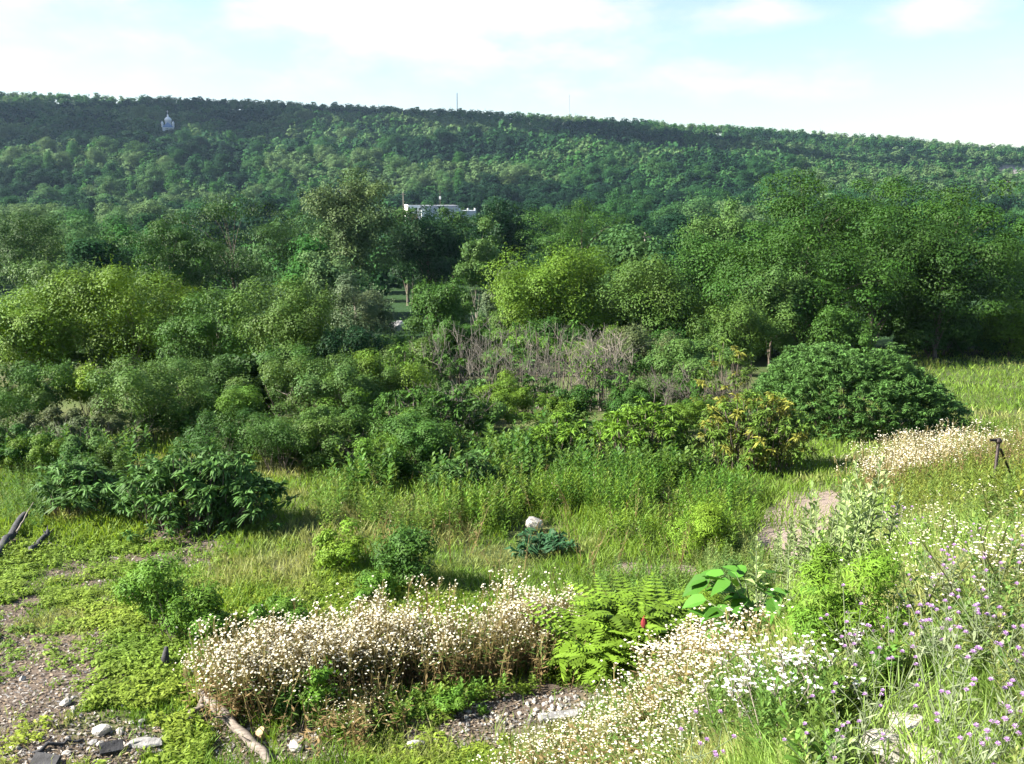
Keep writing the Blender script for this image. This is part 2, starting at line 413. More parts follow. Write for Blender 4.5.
o_ = nd(t_, 'ShaderNodeOutputMaterial'); p_ = nd(t_, 'ShaderNodeBsdfPrincipled'); p_.inputs['Roughness'].default_value = .95; p_.inputs['Specular IOR Level'].default_value = .1
a_ = nd(t_, 'ShaderNodeAttribute', attribute_name='Col'); g_ = nd(t_, 'ShaderNodeNewGeometry')
n_ = nd(t_, 'ShaderNodeTexNoise'); n_.inputs['Scale'].default_value = 16; n_.inputs['Detail'].default_value = 8; n_.inputs['Roughness'].default_value = .7
L_.new(g_.outputs['Position'], n_.inputs['Vector'])
mr_ = nd(t_, 'ShaderNodeMapRange'); mr_.inputs['From Min'].default_value = .3; mr_.inputs['From Max'].default_value = .7; mr_.inputs['To Min'].default_value = .45; mr_.inputs['To Max'].default_value = 1.6
L_.new(n_.outputs['Fac'], mr_.inputs['Value'])
vm_ = nd(t_, 'ShaderNodeVectorMath', operation='SCALE'); L_.new(a_.outputs['Color'], vm_.inputs[0]); L_.new(mr_.outputs[0], vm_.inputs['Scale'])
b_ = nd(t_, 'ShaderNodeBump'); b_.inputs['Strength'].default_value = .8; b_.inputs['Distance'].default_value = .04; L_.new(n_.outputs['Fac'], b_.inputs['Height'])
L_.new(vm_.outputs[0], p_.inputs['Base Color']); L_.new(b_.outputs[0], p_.inputs['Normal']); L_.new(p_.outputs[0], o_.inputs[0])
ground = mesh_q('ground', me_v, Fg, m_ground, Cg, None, True); tag(ground, kind='structure')

# bare gravel path between the bank and the field
M_GRAVEL = solid_mat('gravel', (.13, .10, .082), (.31, .245, .205), 38, .95, .7, detail=8)
def sheet(name, pxpoly, mat, n=46, lift=.012, seed=0):
    P = at([p[0] for p in pxpoly], [p[1] for p in pxpoly])[:, :2]
    c = P.mean(0); m = len(P); out_pts = []
    for i in range(m):
        for t in np.linspace(0, 1, 8, endpoint=False): out_pts.append(P[i] * (1 - t) + P[(i + 1) % m] * t)
    out_pts = np.array(out_pts); k = len(out_pts)
    d = out_pts - c; ang = fbm(out_pts[:, 0] * 2.3 + seed, out_pts[:, 1] * 2.3, 3) - .5
    out_pts = c + d * (1 + ang[:, None] * .5)
    rings = np.linspace(0.02, 1, 10)
    V = np.stack([c + (out_pts - c) * r for r in rings]).reshape(-1, 2)
    V3 = np.column_stack([V, terrain(V[:, 0], V[:, 1]) + lift + .02 * (1 - np.repeat(rings, k))])
    i = np.arange(9)[:, None] * k; j = np.arange(k)[None, :]; j2 = (j + 1) % k
    F = np.stack([i + j, i + j2, i + k + j2, i + k + j], -1).reshape(-1, 4)
    return mesh_q(name, V3, F, mat, None, None, True)
PATH = [(752, 548), (762, 515), (788, 494), (815, 487), (840, 492), (842, 510), (826, 535), (800, 560)]
tag(sheet('gravel_path', PATH, M_GRAVEL, seed=3), kind='structure')
PATH2 = [(592, 572), (625, 563), (690, 566), (712, 575), (660, 580)]
tag(sheet('gravel_path', PATH2, M_GRAVEL, seed=8), kind='structure')

# ------------------------------------------------------------------ far things: buildings, masts
def box(bm, x0, x1, y0, y1, z0, z1):
    v = [bm.verts.new((x, y, z)) for x in (x0, x1) for y in (y0, y1) for z in (z0, z1)]
    for f in ((0, 1, 3, 2), (4, 6, 7, 5), (0, 4, 5, 1), (2, 3, 7, 6), (0, 2, 6, 4), (1, 5, 7, 3)): bm.faces.new([v[i] for i in f])
def bm_obj(name, bm, mat, parent=None, bevel=0):
    bmesh.ops.recalc_face_normals(bm, faces=bm.faces[:])
    if bevel: bmesh.ops.bevel(bm, geom=bm.edges[:], offset=bevel, segments=2, affect='EDGES')
    me = bpy.data.meshes.new(name); bm.to_mesh(me); bm.free()
    return link_mesh(name, me, mat, parent)
def boxes(name, lst, mat, parent=None, bevel=0):
    bm = bmesh.new()
    for b in lst: box(bm, *b)
    return bm_obj(name, bm, mat, parent, bevel)
# long white warehouse in the valley: lit gable end on the left, shade of the long near side put into its wall colour
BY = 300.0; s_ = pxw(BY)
bx = xat(409, 208, BY); bz = topz(204, BY); gz = float(terrain(bx, BY))
B = empty('warehouse', (bx, BY, gz), R(13)); hh = bz - gz
tag(B, 'long low white warehouse with grey roof standing among valley trees', 'building')
boxes('wall', [(0, 15.99, 0, 10, 0, hh - 1.2)], M_WALLSHADE, B)
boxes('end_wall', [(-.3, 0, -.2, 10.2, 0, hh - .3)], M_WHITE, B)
boxes('parapet', [(0, 3.6, -.25, 0, hh - 3.0, hh - .4)], M_WHITE, B)
boxes('lower_block', [(3.8, 5.2, -1.4, -.26, 0, hh - 1.9)], M_WHITE, B)
boxes('roof', [(0, 16, .3, 10, hh - 1.2, hh - .5)], M_ROOFG, B)
boxes('annexe', [(16, 22, 1, 9, 0, hh - 2.2)], M_WALLSHADE, B)
boxes('brick_panel', [(-.1, 2.6, -.32, -.26, 0, hh - 3.1)], M_BRICK, B)
for k, x in enumerate((16.4, 19.2, 21.5)):
    boxes('roof_vent', [(x, x + .5, 1.5, 2.1, hh - 2.2, hh - 1.4)], M_WHITE, B)
boxes('window', [(1.0, 2.6, -.30, -.26, hh - 1.9, hh - 1.2)], M_GLASS, B)
def mast(px, py, y, h, label, boxed):
    p = Vector((xat(px, py, y), y, 0)); p.z = float(terrain(p.x, y)); top = topz(py, y)
    m = empty('radio_mast' if y > 500 else 'utility_pole', p)
    t = T(); hh_ = top - p.z
    if y > 500:
        for k in range(3):
            a = k * 2.094; t.tube([(.8 * math.cos(a), .8 * math.sin(a), -1), (.3 * math.cos(a), .3 * math.sin(a), hh_)], [.17, .12], 4)
        t.build('lattice_leg', M_ROCKG, m)
        t2 = T()
        for k in range(9):
            z0 = hh_ * k / 9; z1 = hh_ * (k + 1) / 9; r0_ = .8 - .5 * k / 9; r1_ = .8 - .5 * (k + 1) / 9
            for j in range(3):
                a = j * 2.094; b = (j + 1) * 2.094
                t2.tube([(r0_ * math.cos(a), r0_ * math.sin(a), z0), (r1_ * math.cos(b), r1_ * math.sin(b), z1)], .09, 4)
        t2.build('cross_bracing', M_ROCKG, m)
    else:
        t.tube([(0, 0, -.5), (0, 0, hh_)], [.16, .11], 6); t.build('pole', M_METAL if boxed else M_PALEBARK, m)
        boxes('crossarm', [(-.9, .9, -.1, .1, hh_ - .9, hh_ - .7)], M_METAL if boxed else M_PALEBARK, m)
        if boxed: boxes('transformer_box', [(-.35, .35, -.45, -.12, hh_ - 3.2, hh_ - 2.2)], M_WHITE, m, .05)
    tag(m, label, 'mast' if y > 500 else 'pole')
mast(457, 93, 965, 0, 'thin lattice radio mast rising above the tree topped ridge left of its twin', False)
mast(569, 95, 965, 0, 'thinner pale radio mast on the ridge nearer the middle of the picture', False)
mast(440, 190, 330, 0, 'dark utility pole with a white box behind the long white warehouse', True)
mast(403, 192, 318, 0, 'slim pole standing just left of the long white warehouse', False)
mast(645, 232, 150, 0, 'weathered pale pole sticking out of the trees behind the green thicket', False)
# church on the hillside
CYD = 800.0; cx_ = xat(168, 124, CYD); cz = topz(133, CYD)
ch = empty('church', (cx_, CYD, topz(110, CYD) - 30 * .8), R(14)); ch.scale = (.8, .8, .8); tag(ch, 'tiny white domed church with blue roof high on the wooded hillside', 'church')
bm = bmesh.new(); box(bm, -5.5, 5.5, -3, 16, 0, 12.5); bm_obj('wall', bm, M_WHITE, ch)
bm = bmesh.new()
v = [bm.verts.new(q) for q in ((-6, -3.4, 12.5), (6, -3.4, 12.5), (0, -3.4, 17.5), (-6, 16.4, 12.5), (6, 16.4, 12.5), (0, 16.4, 17.5))]
for f in ((0, 1, 2), (3, 5, 4), (0, 2, 5, 3), (1, 4, 5, 2), (0, 3, 4, 1)): bm.faces.new([v[i] for i in f])
bm_obj('roof', bm, M_BLUE, ch)
def lathe(name, prof, mat, parent, loc=(0, 0, 0), k=14):
    t = T(); pr = np.array(prof, float); pts = np.column_stack([np.zeros(len(pr)), np.zeros(len(pr)), pr[:, 1]]) + np.array(loc)
    V = []; th = np.linspace(0, 2 * np.pi, k, endpoint=False)
    for r_, z_ in pr: V += [(loc[0] + r_ * math.cos(a), loc[1] + r_ * math.sin(a), loc[2] + z_) for a in th]
    F = [[i * k + j, i * k + (j + 1) % k, (i + 1) * k + (j + 1) % k, (i + 1) * k + j] for i in range(len(pr) - 1) for j in range(k)]
    return mesh_q(name, V, F, mat, None, parent, True)
lathe('tower', [(3.2, 0), (3.2, 3.4), (3.5, 3.5), (3.5, 3.9)], M_WHITE, ch, (0, 3, 15))
dm = lathe('dome', [(3.2, 0), (3.7, 1.2), (3.4, 2.4), (2.3, 3.6), (1.0, 4.5), (.7, 5.6), (.8, 6.2), (.02, 7.4)], M_WHITE, ch, (0, 3, 18.9))
boxes('cross', [(-.12, .12, 2.9, 3.1, 26.6, 30), (-.8, .8, 2.92, 3.08, 28.4, 28.7)], M_WHITE, dm)
for sx in (-1, 1): lathe('turret', [(1.1, 0), (1.1, 3), (1.4, 4), (.8, 5.2), (.02, 6.6)], M_WHITE, ch, (sx * 5.4, -2.4, 12.5))

# a real cumulus, high on the sun side of the valley, whose shade falls on the upper left of the hill
def cloud_mesh(cx, cy, cz, L, Wd, seed):
    r3 = np.random.default_rng(seed); bm = bmesh.new()
    for i in range(46):
        t = r3.uniform(-1, 1); rr = r3.uniform(.5, 1) * Wd * (1 - .5 * abs(t))
        m = bmesh.ops.create_icosphere(bm, subdivisions=2, radius=rr)
        for v in m['verts']: v.co += Vector((t * L + 0, r3.normal(0, .0) + math.sin(t * 3 + seed) * Wd * .5, 0))
        o_ = Vector((r3.normal(0, Wd * .4), r3.normal(0, Wd * .45), r3.uniform(0, Wd * .5)))
        for v in m['verts']: v.co += o_; v.co.z = max(v.co.z, -Wd * .3)
    o = bm_obj('cloud', bm, M_CLOUD); o.location = (cx, cy, cz); return tag(o, 'white cumulus cloud above the valley', 'cloud', None, 'stuff')
M_CLOUD = solid_mat('cloud_white', (.8, .8, .8), (.85, .85, .85), .02, 1.0, 0)
_k = 1100.0
for (tx, ty, L, Wd, sd) in ((-240, 850, 360, 105, 1), (330, 760, 150, 20, 2)):
    q_ = Vector((tx, ty, float(terrain(tx, ty)))) + sdir * _k; cloud_mesh(q_.x, q_.y, q_.z, L, Wd, sd)

# ------------------------------------------------------------------ named trees and shrubs of the middle distance
TREES = [
 # name, label, px, top, halfwidth, base/None, dist, species, kwargs
 ('tree', 'dark broad tree at the left edge below the far hillside', 28, 217, 44, None, 82, 'maple', {}),
 ('tree', 'pointed mid green tree just right of the dark tree at the left edge', 108, 236, 34, None, 78, 'elm', dict(shape='cone')),
 ('tree', 'grey green bushy tree peering out behind the pointed tree on the left', 76, 244, 26, None, 92, 'olive', {}),
 ('tree', 'big round dark maple, largest crown left of the tall olive aspen', 238, 199, 76, None, 74, 'maple', dict(shape='round')),
 ('tree', 'lower dark green crown leaning against the left flank of the big round maple', 172, 226, 40, None, 70, 'locust', {}),
 ('tree', 'tall loose olive brown aspen rising over the middle trees', 356, 170, 44, None, 84, 'aspen', dict(hb=.1, shell=.7, bark='pale')),
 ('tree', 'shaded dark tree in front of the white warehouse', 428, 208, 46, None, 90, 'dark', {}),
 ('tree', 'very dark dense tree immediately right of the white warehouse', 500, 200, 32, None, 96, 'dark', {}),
 ('tree', 'low mid green tree hiding the foot of the left end of the white warehouse', 408, 209, 24, None, 120, 'elm', {}),
 ('tree', 'low dark green tree hiding the foot of the right half of the white warehouse', 456, 208, 26, None, 125, 'mid', {}),
 ('tree', 'slender young tree with pale feathery leaves and thin pale trunk', 476, 218, 24, None, 62, 'pale', dict(hb=.08, shell=.7, bark='pale', r0=.06)),
 ('tree', 'dark green domed tree at the centre behind the bright thicket', 574, 204, 50, None, 92, 'locust', {}),
 ('tree', 'small green tree between the dark dome and the thicket behind the pale pole', 622, 232, 34, None, 100, 'elm', {}),
 ('tree', 'broad bright olive green thicket tree in the middle of the valley edge', 552, 246, 70, None, 48, 'box', dict(hb=.05)),
 ('tree', 'whitish leaved sapling at the left shoulder of the bright thicket tree', 508, 262, 26, None, 52, 'silver', dict(hb=.1)),
 ('tree', 'bushy yellow green tree right of the bright thicket tree', 655, 256, 60, None, 47, 'olive', dict(hb=.05)),
 ('tree', 'mid green tree filling the gap left of the locust grove', 712, 230, 56, None, 56, 'elm', dict(hb=.08)),
 ('tree', 'pale olive treetop behind the left shoulder of the locust grove', 716, 202, 36, None, 88, 'pale', {}),
 ('tree', 'tallest domed locust with the highest top in the right hand grove', 806, 181, 60, None, 56, 'locust', dict(hb=.1)),
 ('tree', 'second domed locust in the grove, its crown touching the tallest one', 858, 187, 54, None, 60, 'locust', dict(hb=.1)),
 ('tree', 'bright locust at the front of the grove above the rounded sumac mound', 792, 228, 80, None, 46, 'locust', dict(hb=.06)),
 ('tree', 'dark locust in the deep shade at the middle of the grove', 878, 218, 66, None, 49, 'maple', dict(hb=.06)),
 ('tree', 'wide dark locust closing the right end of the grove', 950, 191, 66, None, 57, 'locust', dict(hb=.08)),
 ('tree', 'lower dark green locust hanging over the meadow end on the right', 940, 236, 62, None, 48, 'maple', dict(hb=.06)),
 ('tree', 'silvery sided young tree inside the left half of the grove', 772, 266, 34, None, 44, 'pale', dict(hb=.02)),
 ('tree', 'dark tree beyond the grove at the right edge of the picture', 1012, 222, 36, None, 62, 'elm', {}),
 ('tree', 'feathery bright green tree at the right edge beside the meadow', 1008, 296, 40, 358, None, 'box', dict(hb=.03)),
 ('shrub', 'small lit shrub standing in the dark shade of the locust grove', 926, 302, 30, 358, None, 'mid', dict(hb=.03)),
 ('shrub', 'olive green bush at the foot of the grove left of the sumac mound', 735, 300, 44, None, 40, 'olive', dict(hb=.03)),
 ('shrub', 'round mid green bush in front of the grove, above the mound top', 838, 306, 36, None, 42, 'mid', dict(hb=.03)),
 ('tree', 'yellow green boxelder at the left edge', 36, 288, 58, None, 36, 'box', dict(hb=.06)),
 ('tree', 'tall yellow green boxelder, the largest crown of the left thicket', 132, 264, 80, None, 36, 'box', dict(hb=.06)),
 ('tree', 'grey green tree between the two yellow green boxelders', 66, 258, 46, None, 50, 'pale', {}),
 ('tree', 'medium green tree right of the tall yellow green boxelder', 214, 288, 50, None, 33, 'mid', dict(hb=.06)),
 ('tree', 'leafy green tree with light top and dark shaded foot beside the bare stems', 288, 279, 56, None, 31, 'olive', dict(hb=.15)),
 ('tree', 'silvery leaved autumn olive beside the pale concrete slab', 360, 276, 42, None, 36, 'silver', dict(hb=.05)),
 ('shrub', 'light green bush behind the brush, right of the pale concrete slab', 436, 280, 36, None, 42, 'mid', dict(hb=.03)),
 ('shrub', 'bright yellow green bush below the boxelders on the left', 88, 364, 38, None, 27, 'lime', dict(hb=.05)),
 ('shrub', 'broad pale green willow like bush in front of the left thicket', 172, 358, 64, None, 24.5, 'pale', dict(hb=.03, asp=.35)),
 ('shrub', 'low green bush at the left edge in front of the boxelder', 16, 384, 44, None, 25, 'olive', dict(hb=.03)),
 ('shrub', 'dark green bush under the leafy green tree', 262, 352, 48, None, 27, 'maple', dict(hb=.05)),
 ('shrub', 'shady green bush tucked between the pale willow bush and the dark bush', 226, 384, 34, None, 24, 'mid', dict(hb=.03)),
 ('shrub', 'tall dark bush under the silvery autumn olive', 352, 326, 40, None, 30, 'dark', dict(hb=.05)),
 ('shrub', 'pale green dogwood bush with bare stems below it', 690, 338, 46, None, 30, 'pale', dict(hb=.25, multi=4)),
 ('shrub', 'grey green bush right of the bare twig thicket', 640, 326, 40, None, 33, 'brush', dict(hb=.2, multi=4)),
 ('shrub', 'mid green shrub in the middle of the bare twig thicket', 462, 318, 34, None, 33, 'mid', dict(hb=.2, multi=3)),
 ('shrub', 'dull brownish green bush on the left in front of the yellow bush', 66, 404, 60, None, 21.5, 'brush', dict(hb=.02, multi=3)),
 ('shrub', 'dull brownish bush behind the big leafy sumac clump', 270, 420, 68, None, 21.0, 'brush', dict(hb=.02, multi=3)),
 ('shrub', 'brownish green bush right of the big leafy sumac clump', 352, 436, 52, None, 20.0, 'brush', dict(hb=.02, multi=3)),
 ('shrub', 'dark green low bush at the left end of the brush row', 10, 430, 40, None, 20.5, 'mid', dict(hb=.02)),
]
for i, (nm, lb, px, tp, hw, bs, d, sp, kw) in enumerate(TREES):
    kw = dict(kw)
    if kw.get('bark') == 'pale': kw['bark'] = M_PALEBARK
    if nm == 'shrub': kw.setdefault('multi', 3)
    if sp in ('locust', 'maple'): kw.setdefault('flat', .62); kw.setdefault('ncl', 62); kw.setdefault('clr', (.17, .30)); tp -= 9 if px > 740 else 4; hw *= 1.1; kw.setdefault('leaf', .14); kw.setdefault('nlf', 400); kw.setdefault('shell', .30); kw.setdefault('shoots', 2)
    plant(nm, nm, lb, px, tp, hw, bs, sp, 100 + i, d=d, **kw, trunk_name='trunk' if nm == 'tree' else 'stems', crown_name='crown' if nm == 'tree' else 'foliage')

# bushes closing the gaps under the trees
rs = np.random.default_rng(314)
for i in range(150):
    if i >= 132: px = rs.uniform(-15, 440); d = rs.uniform(17.2, 20.6)
    elif i >= 122: px = rs.uniform(440, 710); d = rs.uniform(23.5, 26)
    elif i >= 94: px = rs.uniform(750, 1040) if i < 116 else rs.uniform(560, 760); d = rs.uniform(47, 58)
    elif i < 58: px = rs.uniform(-20, 775); d = rs.uniform(37, 47) if px < 360 else rs.uniform(33, 56)
    elif i < 66: px = rs.uniform(-20, 345); d = rs.uniform(22, 27)
    elif i < 78: px = rs.uniform(325, 420); d = rs.uniform(23.5, 31)
    elif i < 84: continue
    else: px = rs.uniform(400, 700); d = rs.uniform(25, 28)
    if i < 58 and 330 < px < 470 and d > 40: d = rs.uniform(30, 38)
    x = (px - CX) / FPX * d; z = float(terrain(x, d)); Hh = rs.uniform(1.0, 2.3) * (1 if d < 40 else 1.35) * (.62 if i >= 132 else .5 if i >= 122 else 1.0 if i >= 94 else .62 if i >= 84 else 1)
    ty = float(to_px(x, d, z + Hh)[1]); hw = Hh * rs.uniform(.55, .85) / pxw(d)
    if i >= 132 and i % 3 != 1: rs_sp = 'brush'
    elif i >= 132: rs_sp = 'mid'
    else: rs_sp = None
    plant('bush', 'bush', 'wild green scrub bush filling a gap under the trees of the thicket', px, ty, hw, None, rs_sp or ['maple', 'locust', 'elm'][i % 3] if 94 <= i < 122 else ['mid', 'olive', 'pale', 'box', 'elm', 'box', 'weed', 'mid'][rs.integers(0, 8)], 1500 + i, d=d, hb=.02, multi=3,
          trunk_name='stems', crown_name='foliage', group='scrub bushes in the gaps of the thicket', ncl=18, asp=[.35, .6][i % 2])
# ------------------------------------------------------------------ sumac
def pinnate(rng, az, length, el, npair=9, droop=.9, wid=.20):
    """one feather leaf of a sumac, (2*npair+1) leaflets"""
    n = npair; t = (np.arange(n) + 1.2) / (n + .8)
    e = el - droop * t ** 1.2
    step = length / n
    dx = np.cumsum(np.cos(e)) * step; dz = np.cumsum(np.sin(e)) * step
    a = np.array([math.cos(az), math.sin(az), 0]); s = np.array([-math.sin(az), math.cos(az), 0])
    ax = a[None] * dx[:, None] + np.array([0, 0, 1.])[None] * dz[:, None]
    fw = a[None] * np.cos(e)[:, None] + np.array([0, 0, 1.])[None] * np.sin(e)[:, None]
    q = []
    ll = length * .30 * np.sin(np.pi * (.16 + .76 * t)) ** .8
    for sg in (-1, 1):
        di = unit(fw * .45 + s[None] * sg + np.array([0, 0, -.32])[None]); w = np.cross(di, np.cross(fw, s[None] * sg + 0 * fw)); w = unit(np.cross(di, np.array([[0, 0, 1.]])))
        b = ax; tip = ax + di * ll[:, None]; mid = ax + di * ll[:, None] * .42; ww = ll[:, None] * wid
        q.append(np.stack([b, mid + w * ww, tip, mid - w * ww], 1))
    tip = ax[-1] + fw[-1] * ll[-1] * 1.3; w = s * ll[-1] * wid * 1.2
    q.append(np.stack([ax[-1], (ax[-1] + tip) / 2 + w, tip, (ax[-1] + tip) / 2 - w])[None])
    # midrib
    w = s * length * .008
    q.append(np.stack([np.zeros(3) - w, np.zeros(3) + w, ax[-1] + w * .5, ax[-1] - w * .5])[None])
    return np.concatenate(q)
ROS = []
_r = np.random.default_rng(77)
for k in range(6):
    qs, cs = [], []
    nl = 11
    for j in range(nl):
        q = pinnate(_r, j * 2.4 + _r.normal(0, .2), _r.uniform(.36, .54), _r.uniform(-.1, 1.25), 9, _r.uniform(.6, 1.5), .24)
        qs.append(q + np.array([0, 0, -.012 * j])); cs.append(np.full((len(q), 3), 1.0) * _r.uniform(.78, 1.25))
    ROS.append((np.concatenate(qs), np.concatenate(cs)))
ROS2 = []
for k in range(6):
    n = 30; az = np.arange(n) * 2.39996 + _r.normal(0, .3, n); el = _r.uniform(-.7, 1.1, n); L = _r.uniform(.15, .30, n)
    d = np.stack([np.cos(az) * np.cos(el), np.sin(az) * np.cos(el), np.sin(el)], 1); d2 = unit(d + np.array([0, 0, -.9])); sd = unit(np.cross(d, np.array([[0, 0, 1.]])) + _r.normal(0, .45, (n, 3)))
    b0 = d * .03; mid = b0 + d * (L * .5)[:, None]; end = mid + d2 * (L * .55)[:, None]; w = sd * (L * .135)[:, None]
    c = np.ones((n, 3)) * _r.uniform(.75, 1.3, (n, 1))
    ROS2.append((np.concatenate([np.stack([b0 - w * .3, b0 + w * .3, mid + w, mid - w], 1), np.stack([mid - w, mid + w, end + w * .25, end - w * .25], 1)]), np.concatenate([c, c * .96])))
def sumac(label, px, topy, hw, base=None, d=None, nst=14, sp='sumac', seed=0, size=1.0, depth=1.0, name='sumac_shrub', fruit=0, yellow=0.0, bare=.3, dome=.55, fill=0, mound=0):
    rng = np.random.default_rng(seed)
    if d is None: p = at1(px, base)
    else:
        dx, dy, dz = ray(px, base or 400); p = Vector((float(dx / dy) * d, d, 0)); p.z = float(terrain(p.x, d))
    H = max(.35, topz(topy, p.y) - p.z); Rr = hw * pxw(p.y)
    o = empty(name, p)
    b = Q(); t = T(); hd = []
    ang = np.arange(nst) * 2.39996 + rng.normal(0, .3, nst); rad = np.sqrt((np.arange(nst) + .5) / nst)
    for i in range(nst):
        x, y = Rr * .86 * rad[i] * math.cos(ang[i]), Rr * .86 * depth * rad[i] * math.sin(ang[i])
        gz_ = float(terrain(p.x + x, p.y + y)) - p.z
        h = (H - .12) * (1 - (1 - dome) * rad[i] ** 2.2) * rng.uniform(.78, 1.05)
        h = max(h, .22)
        hd.append((x, y, gz_ + h * .98))
        fx, fy = x * .75, y * .75
        tm = np.linspace(0, 1, 5)[:, None]
        pp = np.array([[fx, fy, gz_ - .06]]) * (1 - tm) + np.array([[x, y, gz_ + h * .97]]) * tm
        pp[1:-1, :2] += rng.normal(0, .03, (3, 2))
        t.tube(pp, np.linspace(.022, .010, 5) * size, 5)
    hd = np.array(hd)
    if mound:
        a = rng.random(mound) * 6.283; sn = rng.random(mound) ** .8; co = np.sqrt(1 - sn ** 2); f = rng.uniform(.80, 1.06, mound)
        mxp = Rr * co * np.cos(a) * f; mxp = np.where(mxp > 0, mxp * (1.08 + .22 * (1 - sn)), mxp * .92); myp = Rr * depth * co * np.sin(a) * f
        lump = 1 + .40 * (fbm(mxp * 1.3 + 40, myp * 1.3, 2) - .5)
        hd = np.stack([mxp, myp, np.maximum((H - .1) * sn * f * lump, .1) + terrain(p.x + mxp, p.y + myp) - p.z], 1)
    if fill:
        ex = hd[rng.integers(0, nst, fill)] + rng.normal(0, 1, (fill, 3)) * np.array([Rr * .22, Rr * .22 * depth, .05])
        ex[:, 2] = np.maximum(ex[:, 2] * rng.uniform(.3, .9, fill), .12); hd = np.concatenate([hd, ex])
    which = rng.integers(0, 6, len(hd))
    for k in range(6):
        m = which == k
        if not m.any(): continue
        n = m.sum(); tint = np.asarray(G[sp])[None] * rng.uniform(.68, 1.25, (n, 1))
        yl = rng.random(n) < yellow; tint[yl] = np.array([.19, .20, .035])
        rs_ = ROS if p.y < 12 else ROS2; q, c = stamp(rs_[k][0], rs_[k][1], hd[m], rng.random(n) * 6.28, rng.uniform(.8, 1.15, n) * size, tint, rng.normal(0, .42, (n, 2)) + hd[m][:, :2] / Rr * .55)
        b.add(q, c * rng.uniform(.85, 1.15, (len(c), 1)))
    b.build('foliage', M_LEAF, o); t.build('stems', M_BARK, o)
    for k in range(fruit):
        sx_, sy_ = to_px(p.x + hd[:nst, 0], p.y + hd[:nst, 1], p.z + hd[:nst, 2]); h = hd[np.argmin(np.hypot(sx_ - 642, sy_ - 628))] + np.array([0, -.08, .12])
        fr = mesh_q('fruit_cone', np.concatenate([np.stack([h + np.array([r_ * math.cos(a), r_ * math.sin(a), z_]) for a in np.linspace(0, 6.28, 8, endpoint=False)]) for r_, z_ in ((.012, 0), (.034, .03), (.032, .07), (.018, .11), (.002, .14))]),
                    [[i * 8 + j, i * 8 + (j + 1) % 8, (i + 1) * 8 + (j + 1) % 8, (i + 1) * 8 + j] for i in range(4) for j in range(8)], M_FRUIT, None, o, True)
    return tag(o, label, 'shrub')
sumac('dark green sumac clump at the left end of the leafy row', 80, 450, 42, base=516, nst=30, seed=1, size=.72, fill=50)
sumac('big leafy sumac clump, the widest in the row on the left', 200, 444, 88, base=526, nst=95, seed=2, size=.70, depth=.6, fill=170)
sumac('rounded sumac bush with pale leaf tips standing alone in the tall weeds', 466, 446, 38, base=502, nst=26, seed=3, size=.72, fill=40)
sumac('leafy sumac thicket below the bare brown twigs', 424, 382, 66, base=450, nst=60, seed=4, size=.75, depth=.6, fill=70, sp='mid')
sumac('green sumac bush just right of the leafy sumac thicket', 560, 412, 42, base=462, nst=34, seed=5, sp='mixed', size=.66, fill=34)
sumac('tall leggy sumac whose tufts stand above the bare twig thicket', 548, 316, 50, d=32, nst=16, seed=6, size=.9, fill=14, dome=.8, sp='mid')
sumac('small leggy sumac with pale trunk right of the bare twigs', 628, 352, 30, d=29, nst=8, seed=7, size=.9, fill=8, dome=.8, sp='mid')
sumac('bright green sumac bush left of the yellowing one', 640, 394, 56, base=466, nst=60, seed=8, sp='mixed', size=.66, fill=60, depth=.7)
sumac('sumac bush with many yellowing leaves left of the gravel path', 750, 384, 66, base=470, nst=85, seed=9, sp='ysumac', yellow=.28, size=.62, fill=190, depth=.7)
sumac('young pale sumac bush at the top end of the yellowing one', 728, 334, 34, d=26.5, nst=26, seed=19, sp='ysumac', yellow=.15, size=.66, fill=24)
sumac('large smooth rounded mound of dark green sumac in front of the locust grove', 838, 347, 98, d=24.6, nst=40, seed=10, size=.52, sp='sumac', depth=.95, dome=.2, mound=2600)
sumac('bright lime green sumac with feathery leaves and a red fruit cone', 634, 592, 66, d=9.0, nst=28, seed=12, size=.82, sp='lime', fruit=1, fill=34, depth=.8, dome=.6)
sumac('little blue green sumac sapling in front of the pale boulder in the field', 548, 533, 34, d=13.2, nst=7, seed=13, size=.7, sp='blue', dome=.5, fill=10)

for i, (px, tp, hw, d, n) in enumerate(((446, 350, 22, 28.6, 8), (505, 340, 26, 29.8, 9), (588, 346, 24, 28.8, 8), (538, 372, 26, 27.4, 10), (476, 376, 22, 27, 8), (402, 346, 26, 28, 10), (616, 372, 22, 27, 8))):
    sumac('leggy young sumac with leafy tufts growing up through the bare twig thicket', px, tp, hw, d=d, nst=n, seed=60 + i, sp=['mid', 'sumac', 'weed'][i % 3], size=.8, fill=n, dome=.75)['group'] = 'young sumacs in the twig thicket'
